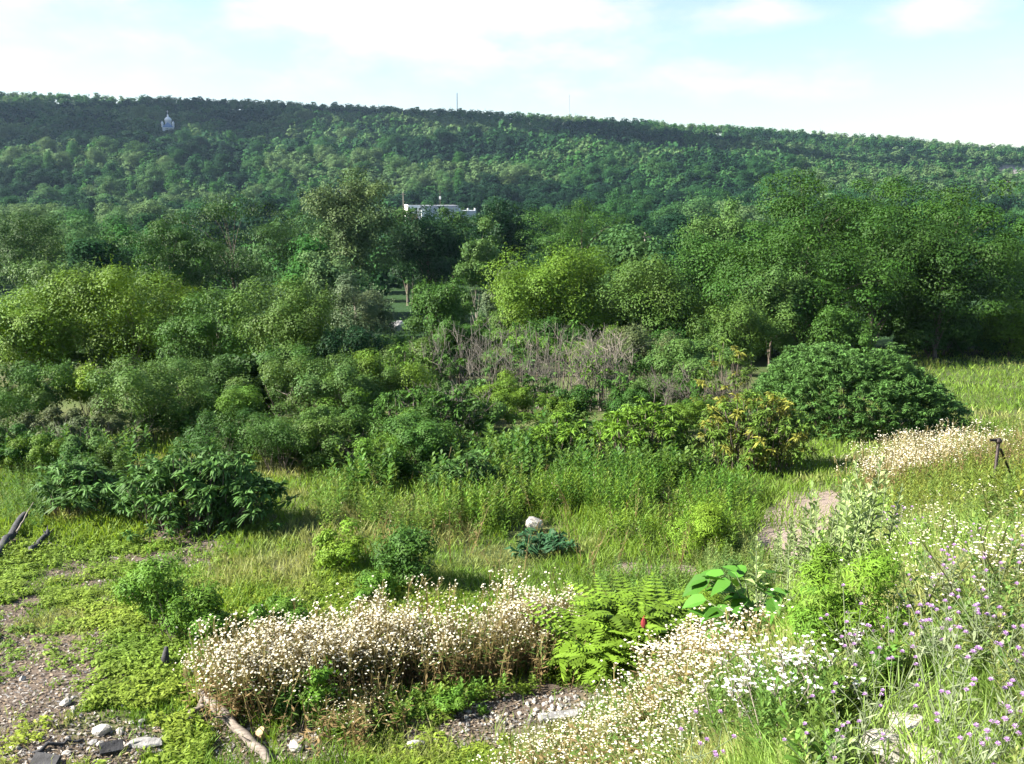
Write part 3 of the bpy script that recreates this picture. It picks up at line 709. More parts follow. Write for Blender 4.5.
# ------------------------------------------------------------------ bare brush
def brush(label, px, topy, hw, d, nst, seed, mat, depth=.5, lean=0.0, tw=4, r0=.012):
    rng = np.random.default_rng(seed)
    dx, dy, dz = ray(px, 400); p = Vector((float(dx / dy) * d, d, 0)); p.z = float(terrain(p.x, d))
    H = topz(topy, d) - p.z; Rr = hw * pxw(d); t = T()
    for i in range(nst):
        x, y = rng.uniform(-Rr, Rr), rng.uniform(-Rr, Rr) * depth
        h = H * rng.uniform(.55, 1.0); tip = np.array([x + rng.normal(lean, .35) , y + rng.normal(0, .3), h])
        tm = np.linspace(0, 1, 6)[:, None]; b0 = np.array([x, y, float(terrain(p.x + x, p.y + y)) - p.z - .05])
        pp = b0 * (1 - tm) + tip * tm; pp[1:-1] += rng.normal(0, .05, (4, 3)); t.tube(pp, np.linspace(r0 * 1.6, r0 * .4, 6), 4)
        for j in range(tw):
            k = rng.integers(2, 5); s0 = pp[k]; e = s0 + np.array([rng.normal(0, .3), rng.normal(0, .3), rng.uniform(.25, .7)]) * min(1, H * .5)
            mid = (s0 + e) / 2 + rng.normal(0, .05, 3); t.tube([s0, mid, e], [r0 * .7, r0 * .5, r0 * .25], 4)
            for jj in range(2):
                e2 = mid + np.array([rng.normal(0, .22), rng.normal(0, .22), rng.uniform(.1, .4)]); t.tube([mid, (mid + e2) / 2 + rng.normal(0, .03, 3), e2], [r0 * .45, r0 * .35, r0 * .2], 4)
    o = t.build('bare_brush', mat, None); o.location = p
    return tag(o, label, 'dead shrub')
brush('wide thicket of bare grey brown twigs in the middle of the scrub', 520, 320, 104, 29.5, 80, 31, M_TWIG, tw=6, r0=.010)
brush('bare pale stems fanning up right of the twig thicket', 606, 330, 34, 29, 22, 32, M_PALEBARK, lean=-.3, tw=3, r0=.016)
brush('bare stems under the pale green dogwood bush', 706, 372, 56, 27, 40, 33, M_DEAD, lean=.2)
brush('cluster of bare pale stems below the leafy green tree', 322, 384, 34, 25.5, 30, 34, M_PALEBARK, tw=3)
brush('grey bare twigs among the leafy sumac thicket', 452, 392, 40, 23.2, 34, 35, M_DEAD)
brush('bare twigs in the brown bush left of the sumac clump', 90, 424, 60, 20.6, 16, 36, M_TWIG, r0=.006)
brush('bare brown twigs rising behind the big leafy sumac clump', 268, 430, 70, 20.0, 18, 37, M_TWIG, r0=.006)
brush('tangled bare twigs right of the big leafy sumac clump', 366, 442, 44, 19.2, 14, 38, M_TWIG, r0=.006)

# ------------------------------------------------------------------ valley and hillside wood
rng = np.random.default_rng(2024)
PAL = np.array([(.008, .026, .014), (.011, .036, .016), (.015, .048, .018), (.019, .058, .020), (.024, .068, .022), (.032, .080, .026), (.028, .084, .020), (.046, .094, .034), (.062, .106, .044)]) * np.array([1.22, 1.25, 1.12])
# candidates on a jittered grid inside the view wedge
cand = []
y = 60.0
while y < 985:
    sp_ = 7.6 if y < 420 else 8.6
    xs = np.arange(-.64 * y - 20, .64 * y + 20, sp_)
    xs = xs + rng.uniform(-.48, .48, len(xs)) * sp_; ys = y + rng.uniform(-.5, .5, len(xs)) * sp_
    cand.append(np.stack([xs, ys], 1)); y += sp_ * .92
cand = np.concatenate(cand)
x_, y_ = cand[:, 0], cand[:, 1]
pxc = CX + FPX * x_ / y_
keep = ~((np.abs(pxc - 436) < 46) & (y_ > 290) & (y_ < 324)) & ~((y_ < 82) & (np.abs(pxc - 410) < 60)) & ~((y_ < 72) & (pxc > 720)) & ~((np.abs(pxc - 430) < 30) & (y_ > 225) & (y_ < 300) & False)
keep &= ~((np.abs(pxc - 168) < 7) & (y_ > 770) & (y_ < 830))
keep &= rng.random(len(cand)) > sstep(.25, .5, CULM(x_, y_)) * .95
cand = cand[keep]; x_, y_ = cand[:, 0], cand[:, 1]; pxc = CX + FPX * x_ / y_
z_ = terrain(x_, y_)
hh_ = rng.uniform(8.0, 13.0, len(cand)) * np.interp(y_, [60, 100, 220, 500, 1000], [.60, .72, .95, 1.15, 1.0]) * np.exp(rng.normal(0, .17, len(cand))); hh_ *= np.where(y_ > 700, .72 + .6 * fbm(x_ / 28, y_ / 28, 2), 1); hh_ = np.where(y_ > 820, np.clip(hh_, 7.0, 13), hh_); rr_ = hh_ * rng.uniform(.36, .54, len(cand))
right = sstep(720, 860, pxc) * sstep(900, 820, y_) * (y_ > 430)
hh_ *= 1 - .42 * right; rr_ *= 1 - .35 * right
# low trees in front of the warehouse and in front of the church so that both show
blk = (np.abs(pxc - 440) < 55) & (y_ < 300) & (y_ > 95)
for k in np.where(blk)[0]:
    hh_[k] = min(hh_[k], max(3.0, topz(207 + rng.uniform(0, 6), y_[k]) - z_[k])); rr_[k] = min(rr_[k], hh_[k] * .5)
pxq = to_px(x_, y_, z_ + hh_)[0]; blk = (np.abs(pxq - 168) < 13) & (y_ < 812) & (y_ > 640)
for k in np.where(blk)[0]: hh_[k] = min(hh_[k], max(3.0, topz(134, y_[k]) - z_[k]))
# front to back: how much of each crown shows above the ones before it
order = np.argsort(y_); sky_l = np.full(1400, 900.0); score = np.zeros(len(cand))
for i, (nm, lb, px, tp, hw, bs, d, sp, kw) in enumerate(TREES):
    a, b = max(0, int(px - hw * .8) + 180), int(px + hw * .8) + 180; sky_l[a:b] = np.minimum(sky_l[a:b], tp + 6)
pxt, pyt = to_px(x_, y_, z_ + hh_); wpx = rr_ / y_ * FPX
for i in order:
    a, b = int(np.clip(pxt[i] - wpx[i] * .7 + 180, 0, 1398)), int(np.clip(pxt[i] + wpx[i] * .7 + 181, 1, 1399))
    vis = float(np.mean(np.clip(sky_l[a:b] - pyt[i], 0, 2.2 * wpx[i]))) if b > a else 0
    if -20 < pxt[i] < 1044: score[i] = vis * wpx[i]
    sky_l[a:b] = np.minimum(sky_l[a:b], pyt[i] + wpx[i] * .35)
tone = fbm(x_ / 60, y_ / 60, 3); pick = np.clip((tone - .5) * 30 + 3.6 + rng.normal(0, 1.6, len(cand)), 0, 8.99).astype(int)
pick = np.where(rng.random(len(cand)) < right * .75, np.where(rng.random(len(cand)) < .5, 8, 5), pick)
best = np.argsort(-score)[:250]
isb = np.zeros(len(cand), bool); isb[best] = True
VAL = []
for k in range(9):
    r2 = np.random.default_rng(400 + k)
    q, c, cl = crown(r2, 10, 1.4, 4.2, 34, 210, .30, PAL[k], ['round', 'round', 'cone', 'spread', 'round', 'round', 'cone', 'round', 'spread'][k], .7, .65, clr=(.26, .46), shoots=1.5)
    o = empty('tree', (0, 0, -500)); b = Q(); b.add(q, c); cr = b.build('crown', M_FAR, o)
    t = T(); limbs(r2, 10, 1.6, 4.2, cl, .2, t, nl=6); tk = t.build('trunk', M_BARK, o)
    tag(o, None, 'tree'); VAL.append([o, [cr, tk], 0])
for i in best:
    v = VAL[pick[i]]; y = y_[i]
    if y < 260: lb, gp = 'bushy green tree of the wood filling the valley floor', 'trees filling the valley floor'
    else: lb, gp = 'small looking tree crown on the lower slope of the far hill', 'trees on the lower far slope'
    if v[2] == 0:
        o = v[0]; o.location = (x_[i], y, z_[i]); o.rotation_euler.z = rng.random() * 6.28; s = hh_[i] / 10; o.scale = (s, s, s)
    else: o = copy_tree(v[0], v[1], (x_[i], y, z_[i]), rng.random() * 6.28, hh_[i] / 10)
    w = np.clip(rr_[i] / (4.2 * hh_[i] / 10), .75, 1.3); o.scale = (o.scale[0] * w, o.scale[1] * w, o.scale[2]); v[2] += 1
    tag(o, lb, 'tree', gp)
for v in VAL:
    if v[2] == 0:
        for k in v[1]: bpy.data.objects.remove(k)
        bpy.data.objects.remove(v[0])
wood = Q()
for lod, (ymin, ymax, ncl, nl, lf) in enumerate(((125, 330, 20, 26, .85), (330, 600, 16, 17, 1.15), (600, 840, 11, 12, 1.6), (840, 1100, 12, 22, 1.05))):
    for k in range(5):
        r2 = np.random.default_rng(600 + k + 10 * lod)
        q, c, cl = crown(r2, 10, .8, 4.2, ncl, nl, lf, (1, 1, 1), ['round', 'round', 'cone', 'spread', 'round'][k], .75, .7, clr=(.3, .52), lj=.15, shoots=0)
        m = (~isb) & (y_ >= ymin) & (y_ < ymax) & (np.arange(len(cand)) % 5 == k)
        if not m.any(): continue
        n = m.sum(); sc = np.stack([rr_[m] / 4.2, rr_[m] / 4.2, hh_[m] / 10], 1)
        qq, cc = stamp(q, c, np.stack([x_[m], y_[m], z_[m] - .3], 1), rng.random(n) * 6.28, sc, PAL[pick[m]] * rng.uniform(.8, 1.2, (n, 1)))
        wood.add(qq, cc)
tag(wood.build('forest', M_FAR), 'dense mixed green forest covering the long far hill up to its ridge', 'forest', None, 'stuff')

# ------------------------------------------------------------------ low vegetation: masses nobody could count
def px_points(poly, n, rng):
    poly = np.asarray(poly, float); x0, y0 = poly.min(0); x1, y1 = poly.max(0); o = []
    while sum(len(a) for a in o) < n:
        x = rng.uniform(x0, x1, n); y = rng.uniform(y0, y1, n); m = poly_mask(x, y, poly); o.append(np.stack([x[m], y[m]], 1))
    p = np.concatenate(o)[:n]
    return at(p[:, 0], p[:, 1]), p
rg = np.random.default_rng(9)
PATH_W = at([p[0] for p in PATH], [p[1] for p in PATH])[:, :2]
PATH2_W = at([p[0] for p in PATH2], [p[1] for p in PATH2])[:, :2]
_or = np.random.default_rng(71)
def offpath(P): return (~poly_mask(P[:, 0], P[:, 1], PATH_W) & ~poly_mask(P[:, 0], P[:, 1], PATH2_W)) | (_or.random(len(P)) < .10 + .5 * (fbm(P[:, 0] * 1.5, P[:, 1] * 1.5, 2) > .54))
# stony spots where little grows: pixel centre, radius in metres
BARE = [(*at1(a, b)[:2], r) for a, b, r in ((905, 735, .30), (915, 700, .22), (905, 775, .35), (925, 760, .3), (1003, 478, .5), (1003, 497, .5), (752, 640, .25), (752, 665, .2), (565, 706, .36), (520, 718, .34), (475, 728, .30), (1000, 745, .22), (100, 735, .3), (60, 705, .22), (250, 745, .22), (130, 748, .3), (46, 755, .25), (238, 742, .24), (215, 716, .2), (226, 728, .2), (250, 757, .22), (533, 531, .45), (533, 540, .4), (20, 690, .4), (300, 748, .25))]
def clear_of(P, k=1.0):
    ok = np.ones(len(P), bool)
    for x, y, r in BARE: ok &= (P[:, 0] - x) ** 2 + ((P[:, 1] - y) * .8) ** 2 > (r * k * (.6 + .8 * vnoise(P[:, 0] * 7, P[:, 1] * 7))) ** 2
    return ok
# grass blades
def blades(P, h, w, C, rng, lean=.35):
    n = len(P); a = rng.random(n) * 6.28; wd = np.stack([np.cos(a), np.sin(a), np.zeros(n)], 1) * w[:, None]
    ld = np.stack([rng.normal(0, lean, n), rng.normal(0, lean, n), np.ones(n)], 1) * h[:, None]
    q = np.stack([P - wd * .4, P + ld * .5 + wd * .5, P + ld * np.array([1.25, 1.25, .95]), P + ld * .5 - wd * .5], 1)
    return q, C
GB = Q()
field = [(-60, 800), (-60, 440), (330, 430), (700, 440), (860, 350), (1090, 350), (1090, 800)]
P, pp = px_points(field, 230000, rg); ok = offpath(P) & (clear_of(P) | (rg.random(len(P)) < .10)); P = P[ok]; pp = pp[ok]
so = soil_amount(P[:, 0], P[:, 1]); ok = rg.random(len(P)) > so * .92; P = P[ok]; pp = pp[ok]
n = len(P); dist = np.hypot(P[:, 0], P[:, 1])
tone = fbm(P[:, 0] / 1.6 + 4, P[:, 1] / 1.6, 3); straw = sstep(.56, .70, fbm(P[:, 0] / 1.1 + 30, P[:, 1] / 1.1 + 3, 3))
C = np.array([.090, .185, .026])[None] * (1 - tone[:, None]) + np.array([.155, .240, .032])[None] * tone[:, None]
C = C * (1 - straw[:, None] * .42) + np.array([.36, .30, .15])[None] * straw[:, None] * .42
bk = sstep(.15, .8, bank(P[:, 0], P[:, 1]))[:, None]; C = C * (1 + .25 * bk) + np.array([.035, .03, .025]) * bk  # bank grass paler: dry tone plus blown-out brightness put into its colour
C = C * rg.uniform(.7, 1.3, (n, 1))
leftlow = sstep(260, 120, pp[:, 0]) * sstep(500, 560, pp[:, 1])
h = rg.uniform(.07, .24, n) * (.5 + tone) * np.where(dist > 14, 1.1, .9) * (1 - .45 * leftlow) * (.6 + .8 * fbm(P[:, 0] / 1.4 + 70, P[:, 1] / 1.4, 2))
q, c = blades(P, h, np.maximum(.006, dist * .0011) * rg.uniform(.7, 1.4, n), C, rg); GB.add(q, c)
tag(GB.build('grass', M_GRASS), 'uneven green and straw coloured grass covering the field', 'grass', None, 'stuff')
# dry litter and grit on the bare soil and the path
LT = Q()
P, pp = px_points([(-60, 800), (-60, 530), (230, 540), (260, 640), (330, 700), (600, 690), (590, 735), (480, 800)], 26000, rg)
ok = rg.random(len(P)) < soil_amount(P[:, 0], P[:, 1]) + .12 + .8 * ~clear_of(P); P = P[ok]
P2, _pp = px_points([(735, 575), (735, 485), (850, 480), (860, 570)], 9000, rg); P2 = P2[poly_mask(P2[:, 0], P2[:, 1], PATH_W)]; P3, _pp = px_points([(580, 590), (580, 555), (720, 555), (720, 590)], 5000, rg); P3 = P3[poly_mask(P3[:, 0], P3[:, 1], PATH2_W)]
P = np.concatenate([P, P2, P3]); n = len(P); P[:, 2] += .012
pc = np.array([(.30, .24, .17), (.20, .15, .10), (.12, .10, .085), (.42, .39, .35), (.06, .05, .045), (.26, .25, .24)])[rg.integers(0, 6, n)] * rg.uniform(.7, 1.2, (n, 1))
LT.add(kites(rg, P, unit(rdir(rg, n) * .45 + np.array([0, 0, 1.])), rg.uniform(.015, .06, n), .5), pc)
tag(LT.build('litter', M_PETAL), 'dry brown litter and grit lying on the bare soil', 'litter', None, 'stuff')
# small leafy ground cover mats
def tuft(rng, nl, L, up, asp=.45):
    d = rdir(rng, nl); d[:, 2] = np.abs(d[:, 2]) * up + .15; d = unit(d)
    P = d * rng.uniform(.3, 1.0, (nl, 1)) * L; nr = unit(rdir(rng, nl) * .5 + np.array([0, 0, 1.0]) + d * .3)
    return kites(rng, P, nr, L * .55, asp), np.ones((nl, 3)) * rng.uniform(.75, 1.3, (nl, 1))
GC = Q()
P, pp = px_points([(-60, 800), (-60, 505), (240, 515), (330, 560), (600, 600), (560, 700), (480, 800)], 30000, rg)
so = soil_amount(P[:, 0], P[:, 1]); dn = fbm(P[:, 0] / .8 + 50, P[:, 1] / .8, 3)
ok = (rg.random(len(P)) > so * .9) & (dn > .39) & clear_of(P, 1.1); P = P[ok]; dn = dn[ok]
for k in range(4):
    q, c = tuft(np.random.default_rng(k + 70), 24, .085, 1.0)
    m = np.arange(len(P)) % 4 == k; n = m.sum(); hu = fbm(P[m, 0] / 1.2 + 90, P[m, 1] / 1.2, 2)[:, None]
    tint = (np.array([.085, .180, .026]) * (1 - hu) + np.array([.210, .260, .030]) * hu) * rg.uniform(.75, 1.25, (n, 1))
    qq, cc = stamp(q, c, P[m], rg.random(n) * 6.28, rg.uniform(.4, 1.35, n) ** 1.2, tint); GC.add(qq, cc)
tag(GC.build('ground_cover', M_GRASS), 'low mats of small green leaves on the bare stony soil', 'ground cover', None, 'stuff')
# white daisy fleabane: brown stems, white heads
def fleabane(rng, nst=3, nfl=6, fr=.0120, green=0.0):
    qs, cs = [], []
    brown = np.array([.20, .145, .068]) * (1 - green) + np.array([.09, .15, .035]) * green
    top = np.array([.20, .17, .07]) * (1 - green) + np.array([.10, .16, .04]) * green
    for s in range(nst):
        b = np.array([*rng.normal(0, .04, 2), 0]); e = np.array([*rng.normal(0, .10, 2), rng.uniform(.75, 1.0)])
        a = rng.random() * 3.14; w = np.array([math.cos(a), math.sin(a), 0]) * .0055; m = (b + e) / 2 + np.array([*rng.normal(0, .02, 2), 0])
        qs.append([b - w, b + w, m + w, m - w]); cs.append(brown); qs.append([m - w, m + w, e + w * .6, e - w * .6]); cs.append(top)
        for j in range(7):
            t = rng.uniform(.1, .8); p = b * (1 - t) + e * t; az = rng.random() * 6.28; L = rng.uniform(.05, .11)
            d = np.array([math.cos(az), math.sin(az), rng.uniform(-.5, .7)]) * L; sd = np.array([-math.sin(az), math.cos(az), 0]) * L * .11
            qs.append([p, p + d * .5 + sd, p + d, p + d * .5 - sd]); cs.append(brown * rng.uniform(.7, 1.4) if rng.random() > .35 + green else np.array([.08, .14, .03]))
        for j in range(nfl):
            c = e + np.array([*rng.normal(0, .055, 2), rng.uniform(-.09, .06)])
            qs.append([e - np.array([0, 0, .14]) - w * .4, e - np.array([0, 0, .14]) + w * .4, c + w * .3, c - w * .3]); cs.append(top)
            nrm = unit(np.array([*rng.normal(0, .6, 2), 1.0]) + np.array([-.25, 0, 0])); u = unit(np.cross(nrm, np.array([0, 1., .1]))); v = np.cross(nrm, u)
            fs = fr * rng.uniform(.65, 1.2); pt = [c + fs * rng.uniform(.8, 1.15) * (u * math.cos(k * 1.047) + v * math.sin(k * 1.047)) for k in range(6)]
            qs += [[pt[0], pt[1], pt[2], pt[3]], [pt[0], pt[3], pt[4], pt[5]]]; cs += [np.array([.78, .75, .63])] * 2
            qs.append([c + nrm * .003 + fr * .33 * x for x in (u, v, -u, -v)]); cs.append(np.array([.62, .46, .06]))
    return np.array(qs), np.array(cs)
FB = [fleabane(np.random.default_rng(300 + k)) for k in range(6)]
FBG = [fleabane(np.random.default_rng(320 + k), nfl=6, fr=.0085, green=.55) for k in range(5)]
FBD = [fleabane(np.random.default_rng(340 + k), nfl=1, fr=.008) for k in range(4)]
# upright leafy weeds
def stalk(rng, nl, L, asp, spread=.0, colv=.25):
    z = np.linspace(.08, 1.0, nl); a = np.arange(nl) * 2.4 + rng.normal(0, .3, nl)
    ll = L * (.5 + .8 * np.sin(np.pi * (.15 + .75 * z))) * rng.uniform(.8, 1.2, nl); el = .25 + .7 * z + rng.normal(0, .15, nl)
    d = np.stack([np.cos(a) * np.cos(el), np.sin(a) * np.cos(el), np.sin(el)], 1); s = np.stack([-np.sin(a), np.cos(a), 0 * a], 1)
    b = np.stack([0 * z, 0 * z, z], 1); w = s * (ll * asp * .5)[:, None]
    dr = np.zeros((nl, 3)); dr[:, 2] = -.25 * ll
    q = np.stack([b, b + d * ll[:, None] * .5 + w, b + d * ll[:, None] + dr, b + d * ll[:, None] * .5 - w], 1)
    st = np.array([[[-.005, 0, 0], [.005, 0, 0], [.002, 0, 1], [-.002, 0, 1]], [[0, -.005, 0], [0, .005, 0], [0, .002, 1], [0, -.002, 1]]])
    c = np.ones((nl, 3)) * rng.uniform(1 - colv, 1 + colv, (nl, 1))
    return np.concatenate([q, st]), np.concatenate([c, np.ones((2, 3)) * .8])
STK = [stalk(np.random.default_rng(90 + k), 30, .16, .2) for k in range(4)]
STB = [stalk(np.random.default_rng(190 + k), 22, .24, .42) for k in range(4)]
def weeds(poly, n, hr, col, prot, rng, qb, jit=.25, wide=1.0, clump=0.0):
    P, pp = px_points(poly, n, rng)
    if clump:
        P = P + np.column_stack([rng.normal(0, .25, (len(P), 2)), np.zeros(len(P))]); P[:, 2] = terrain(P[:, 0], P[:, 1])
        P = P[fbm(P[:, 0] / .9 + 11, P[:, 1] / .9 + 5, 2) > clump]
    P = P[offpath(P) & clear_of(P)]
    for k, (q, c) in enumerate(prot):
        m = np.arange(len(P)) % len(prot) == k; nn = m.sum()
        if nn == 0: continue
        s = rng.uniform(*hr, nn); tint = np.asarray(col)[None] * rng.uniform(1 - jit, 1 + jit, (nn, 1)); tint[:, 0] *= rng.uniform(.85, 1.25, nn)
        qq, cc = stamp(q, c, P[m], rng.random(nn) * 6.28, np.stack([s * wide, s * wide, s], 1), tint, rng.normal(0, .15, (nn, 2))); qb.add(qq, cc)
WD = Q(); rw = np.random.default_rng(15)
weeds([(470, 535), (440, 520), (480, 508), (560, 502), (650, 502), (700, 512), (735, 540), (725, 556), (640, 545), (560, 532)], 850, (.40, .72), (.100, .190, .022), STK, rw, WD, clump=.36)
weeds([(320, 530), (330, 500), (420, 492), (520, 490), (520, 520), (420, 545)], 620, (.40, .75), (.100, .180, .028), STK, rw, WD, clump=.38)
weeds([(540, 515), (560, 490), (640, 484), (740, 490), (740, 515), (660, 520)], 520, (.45, .8), (.075, .165, .022), STK, rw, WD, clump=.38)
weeds([(580, 600), (570, 585), (650, 580), (720, 590), (760, 620), (690, 625)], 170, (.25, .45), (.11, .20, .04), STK, rw, WD)
weeds([(700, 605), (690, 560), (745, 545), (770, 580), (745, 620)], 240, (.2, .42), (.15, .22, .06), STK, rw, WD)
weeds([(0, 525), (0, 480), (50, 470), (60, 500), (40, 535)], 160, (.25, .5), (.070, .145, .026), STK, rw, WD)
weeds([(330, 490), (480, 455), (600, 460), (700, 470), (700, 490), (540, 490), (400, 505)], 420, (.45, .8), (.065, .140, .024), STB, rw, WD, clump=.4)
weeds([(0, 470), (100, 440), (330, 440), (420, 430), (640, 440), (640, 460), (400, 470), (120, 478)], 300, (.4, .85), (.055, .125, .024), STB, rw, WD, clump=.36)
weeds([(900, 420), (900, 365), (1080, 365), (1080, 440), (980, 450)], 1300, (.3, .55), (.105, .165, .030), STK, rw, WD, clump=.42)
weeds([(960, 470), (1000, 440), (1090, 430), (1090, 530), (900, 530), (880, 500)], 700, (.3, .55), (.125, .175, .030), STK, rw, WD)
weeds([(880, 560), (930, 500), (1090, 480), (1090, 800), (880, 800), (850, 720), (900, 650)], 1100, (.12, .34), (.150, .205, .060), STK, rw, WD, jit=.4, clump=.40)
weeds([(800, 800), (780, 720), (860, 690), (950, 700), (930, 800)], 380, (.15, .3), (.095, .18, .030), STB, rw, WD)
weeds([(880, 560), (930, 520), (1090, 500), (1090, 800), (850, 800), (850, 720), (900, 650)], 520, (.10, .26), (.125, .215, .05), STB, rw, WD, jit=.35)
weeds([(700, 760), (720, 690), (800, 700), (850, 740), (830, 790)], 320, (.2, .42), (.10, .18, .035), STK, rw, WD)
weeds([(280, 735), (330, 708), (450, 700), (545, 690), (450, 712), (400, 735), (330, 745)], 170, (.12, .30), (.120, .210, .030), STB, rw, WD)
P, pp = px_points([(300, 560), (330, 500), (560, 480), (740, 490), (740, 560), (600, 600)], 110, rw)
for k, (q, c) in enumerate(FBD):
    m = np.arange(len(P)) % len(FBD) == k; nn = m.sum()
    qq, cc = stamp(q, c, P[m], rw.random(nn) * 6.28, rw.uniform(.4, .9, nn), np.ones((nn, 3)) * rw.uniform(.7, 1.2, (nn, 1)), rw.normal(0, .25, (nn, 2))); WD.add(qq, cc)
tag(WD.build('weeds', M_GRASS), 'tall upright green weeds growing through the field and over the bank', 'weeds', None, 'stuff')

def fleas(name, label, poly, n, hr, prot, seed, extra=(), clump=0.0):
    r3 = np.random.default_rng(seed); qb = Q()
    for (pl, nn, hr_, pr) in ((poly, n, hr, prot), *extra):
        P, pp = px_points(pl, nn, r3); P[:, :2] += r3.normal(0, .16, (nn, 2)); P[:, 2] = terrain(P[:, 0], P[:, 1])
        P = P[fbm(P[:, 0] / .55 + 8, P[:, 1] / .55, 2) > .29]
        if clump: P = P[fbm(P[:, 0] / .7 + 3, P[:, 1] / .7, 2) > clump]
        for k, (q, c) in enumerate(pr):
            m = np.arange(len(P)) % len(pr) == k; k2 = m.sum()
            if not k2: continue
            s = r3.uniform(*hr_, k2)
            qq, cc = stamp(q, c, P[m], r3.random(k2) * 6.28, np.stack([np.ones(k2), np.ones(k2), s], 1), np.ones((k2, 3)) * r3.uniform(.85, 1.1, (k2, 1)), r3.normal(0, .07, (k2, 2)))
            qb.add(qq, cc)
    return tag(qb.build(name, M_PETAL), label, 'wildflowers', None, 'stuff')
fleas('wildflowers', 'long band of white daisies on brown stems across the middle of the field',
      [(208, 702), (250, 690), (330, 674), (420, 652), (520, 640), (575, 640), (580, 660), (500, 674), (400, 694), (320, 714), (255, 724)], 860, (.50, .86), FB, 51,
      extra=(([(470, 668), (560, 640), (580, 660), (560, 680), (480, 690)], 120, (.55, .75), FBD), ([(330, 720), (380, 716), (380, 745), (330, 745)], 60, (.3, .5), FBD)))
fleas('wildflowers', 'mass of white daisies spilling over the bank at the bottom right of the middle',
      [(480, 800), (560, 770), (610, 735), (690, 705), (720, 690), (730, 735), (690, 790)], 330, (.16, .38), FBG, 52,
      extra=(([(650, 690), (690, 660), (720, 660), (725, 700), (680, 715)], 120, (.32, .48), FB), ([(480, 800), (540, 775), (620, 750), (700, 700), (640, 790)], 260, (.25, .46), FBD)))
fleas('wildflowers', 'pale drift of white daisies on the bank beyond the gravel path',
      [(855, 490), (870, 465), (920, 455), (985, 452), (985, 475), (930, 490), (880, 500)], 330, (.4, .75), FB, 53, extra=(([(980, 475), (1000, 450), (1080, 440), (1080, 475)], 200, (.4, .6), FBD),))
fleas('wildflowers', 'scattered white daisies among the green weeds along the bank top on the right',
      [(890, 560), (930, 520), (1030, 520), (1060, 560), (1000, 640), (900, 640)], 60, (.25, .5), FBG, 54)

# ------------------------------------------------------------------ individual field plants
def bush(label, px, topy, hw, base, sp, seed, leaf, name='bush', asp=.35, n=None, shape='mound', grav=0., d=None, cat='bush', flat=.9):
    return plant(name, cat, label, px, topy, hw, base, sp, seed, shape=shape, leaf=leaf, hb=.02, asp=asp, d=d, multi=4, trunk_name='stems', crown_name='foliage', flat=flat, shell=.6, r0=.012, grav=grav, nlf=n, clr=(.22, .4))
bush('rounded bushy green weed in the middle of the left field', 160, 556, 42, 628, 'weed', 701, .05)
bush('low spreading green weed left of the white daisy band', 205, 588, 40, 640, 'weed', 702, .045)
bush('feathery green weed just above the left end of the white daisy band', 282, 594, 46, 640, 'weed', 703, .045)
bush('bright green leafy bush in the field behind the white daisies', 338, 524, 34, 568, 'lime', 704, .06)
bush('dark green leafy bush beside the bright one behind the white daisies', 408, 524, 42, 584, 'mid', 705, .06)
bush('small bright green weed in front of the dark leafy bush', 375, 572, 30, 600, 'weed', 706, .045)
bush('tall light green weed clump at the left edge of the gravel path', 704, 500, 36, 556, 'lime', 707, .07, asp=.18)
bush('tall feathery bright green bush on the bank with deep shade under it', 842, 548, 62, 676, 'mixed', 708, .045, asp=.18, n=520)
bush('small leafy green weed in front of the middle of the white daisy band', 322, 664, 24, 724, 'weed', 709, .06, asp=.5)
bush('dark green weed at the front left foot of the white daisy band', 292, 680, 18, 722, 'mid', 710, .06, asp=.5)
bush('low pale green bush left of the tall bank bush', 740, 560, 34, 600, 'pale', 711, .04)
bush('small green weed in front of the tan rock', 452, 690, 34, 716, 'weed', 712, .045)
bush('wide low green weed beyond the gravel path foot', 690, 590, 40, 632, 'lime', 713, .04, asp=.25)
# tall pale leaved weeds
def tall_weed(label, px, base, h, n, seed, prot, sp, spread):
    r3 = np.random.default_rng(seed); p = at1(px, base); o = empty('tall_weed', p); n = int(n * 1.5); qb = Q(); t = T()
    for i in range(n):
        x, y = r3.normal(0, spread, 2); g = float(terrain(p.x + x, p.y + y)) - p.z; s = h * r3.uniform(.7, 1.1); q, c = prot[i % len(prot)]
        lean = r3.normal(0, .1, (1, 2))
        qq, cc = stamp(q[:-2], c[:-2], np.array([[x, y, g]]), np.array([r3.random() * 6.28]), np.array([[s * .75, s * .75, s]]), np.asarray(G[sp])[None] * r3.uniform(.8, 1.3), lean); qb.add(qq, cc)
        t.tube([(x, y, g - .03), (x + lean[0, 0] * s, y + lean[0, 1] * s, g + s)], [.008, .004], 4)
    qb.build('foliage', M_LEAF, o); t.build('stems', M_KSTEM, o)
    return tag(o, label, 'weed')
STL = [stalk(np.random.default_rng(290 + k), 40, .125, .42) for k in range(4)]
tall_weed('tall weed with drooping pale leaves in front of the gravel path', 826, 592, .95, 13, 801, STL, 'fresh', .24)
tall_weed('lower pale leaved weed left of the tall drooping one', 778, 582, .75, 10, 802, STL, 'fresh', .2)
tall_weed('pale leaved weed standing at the very edge of the gravel path', 858, 556, .95, 6, 803, STL, 'fresh', .14)
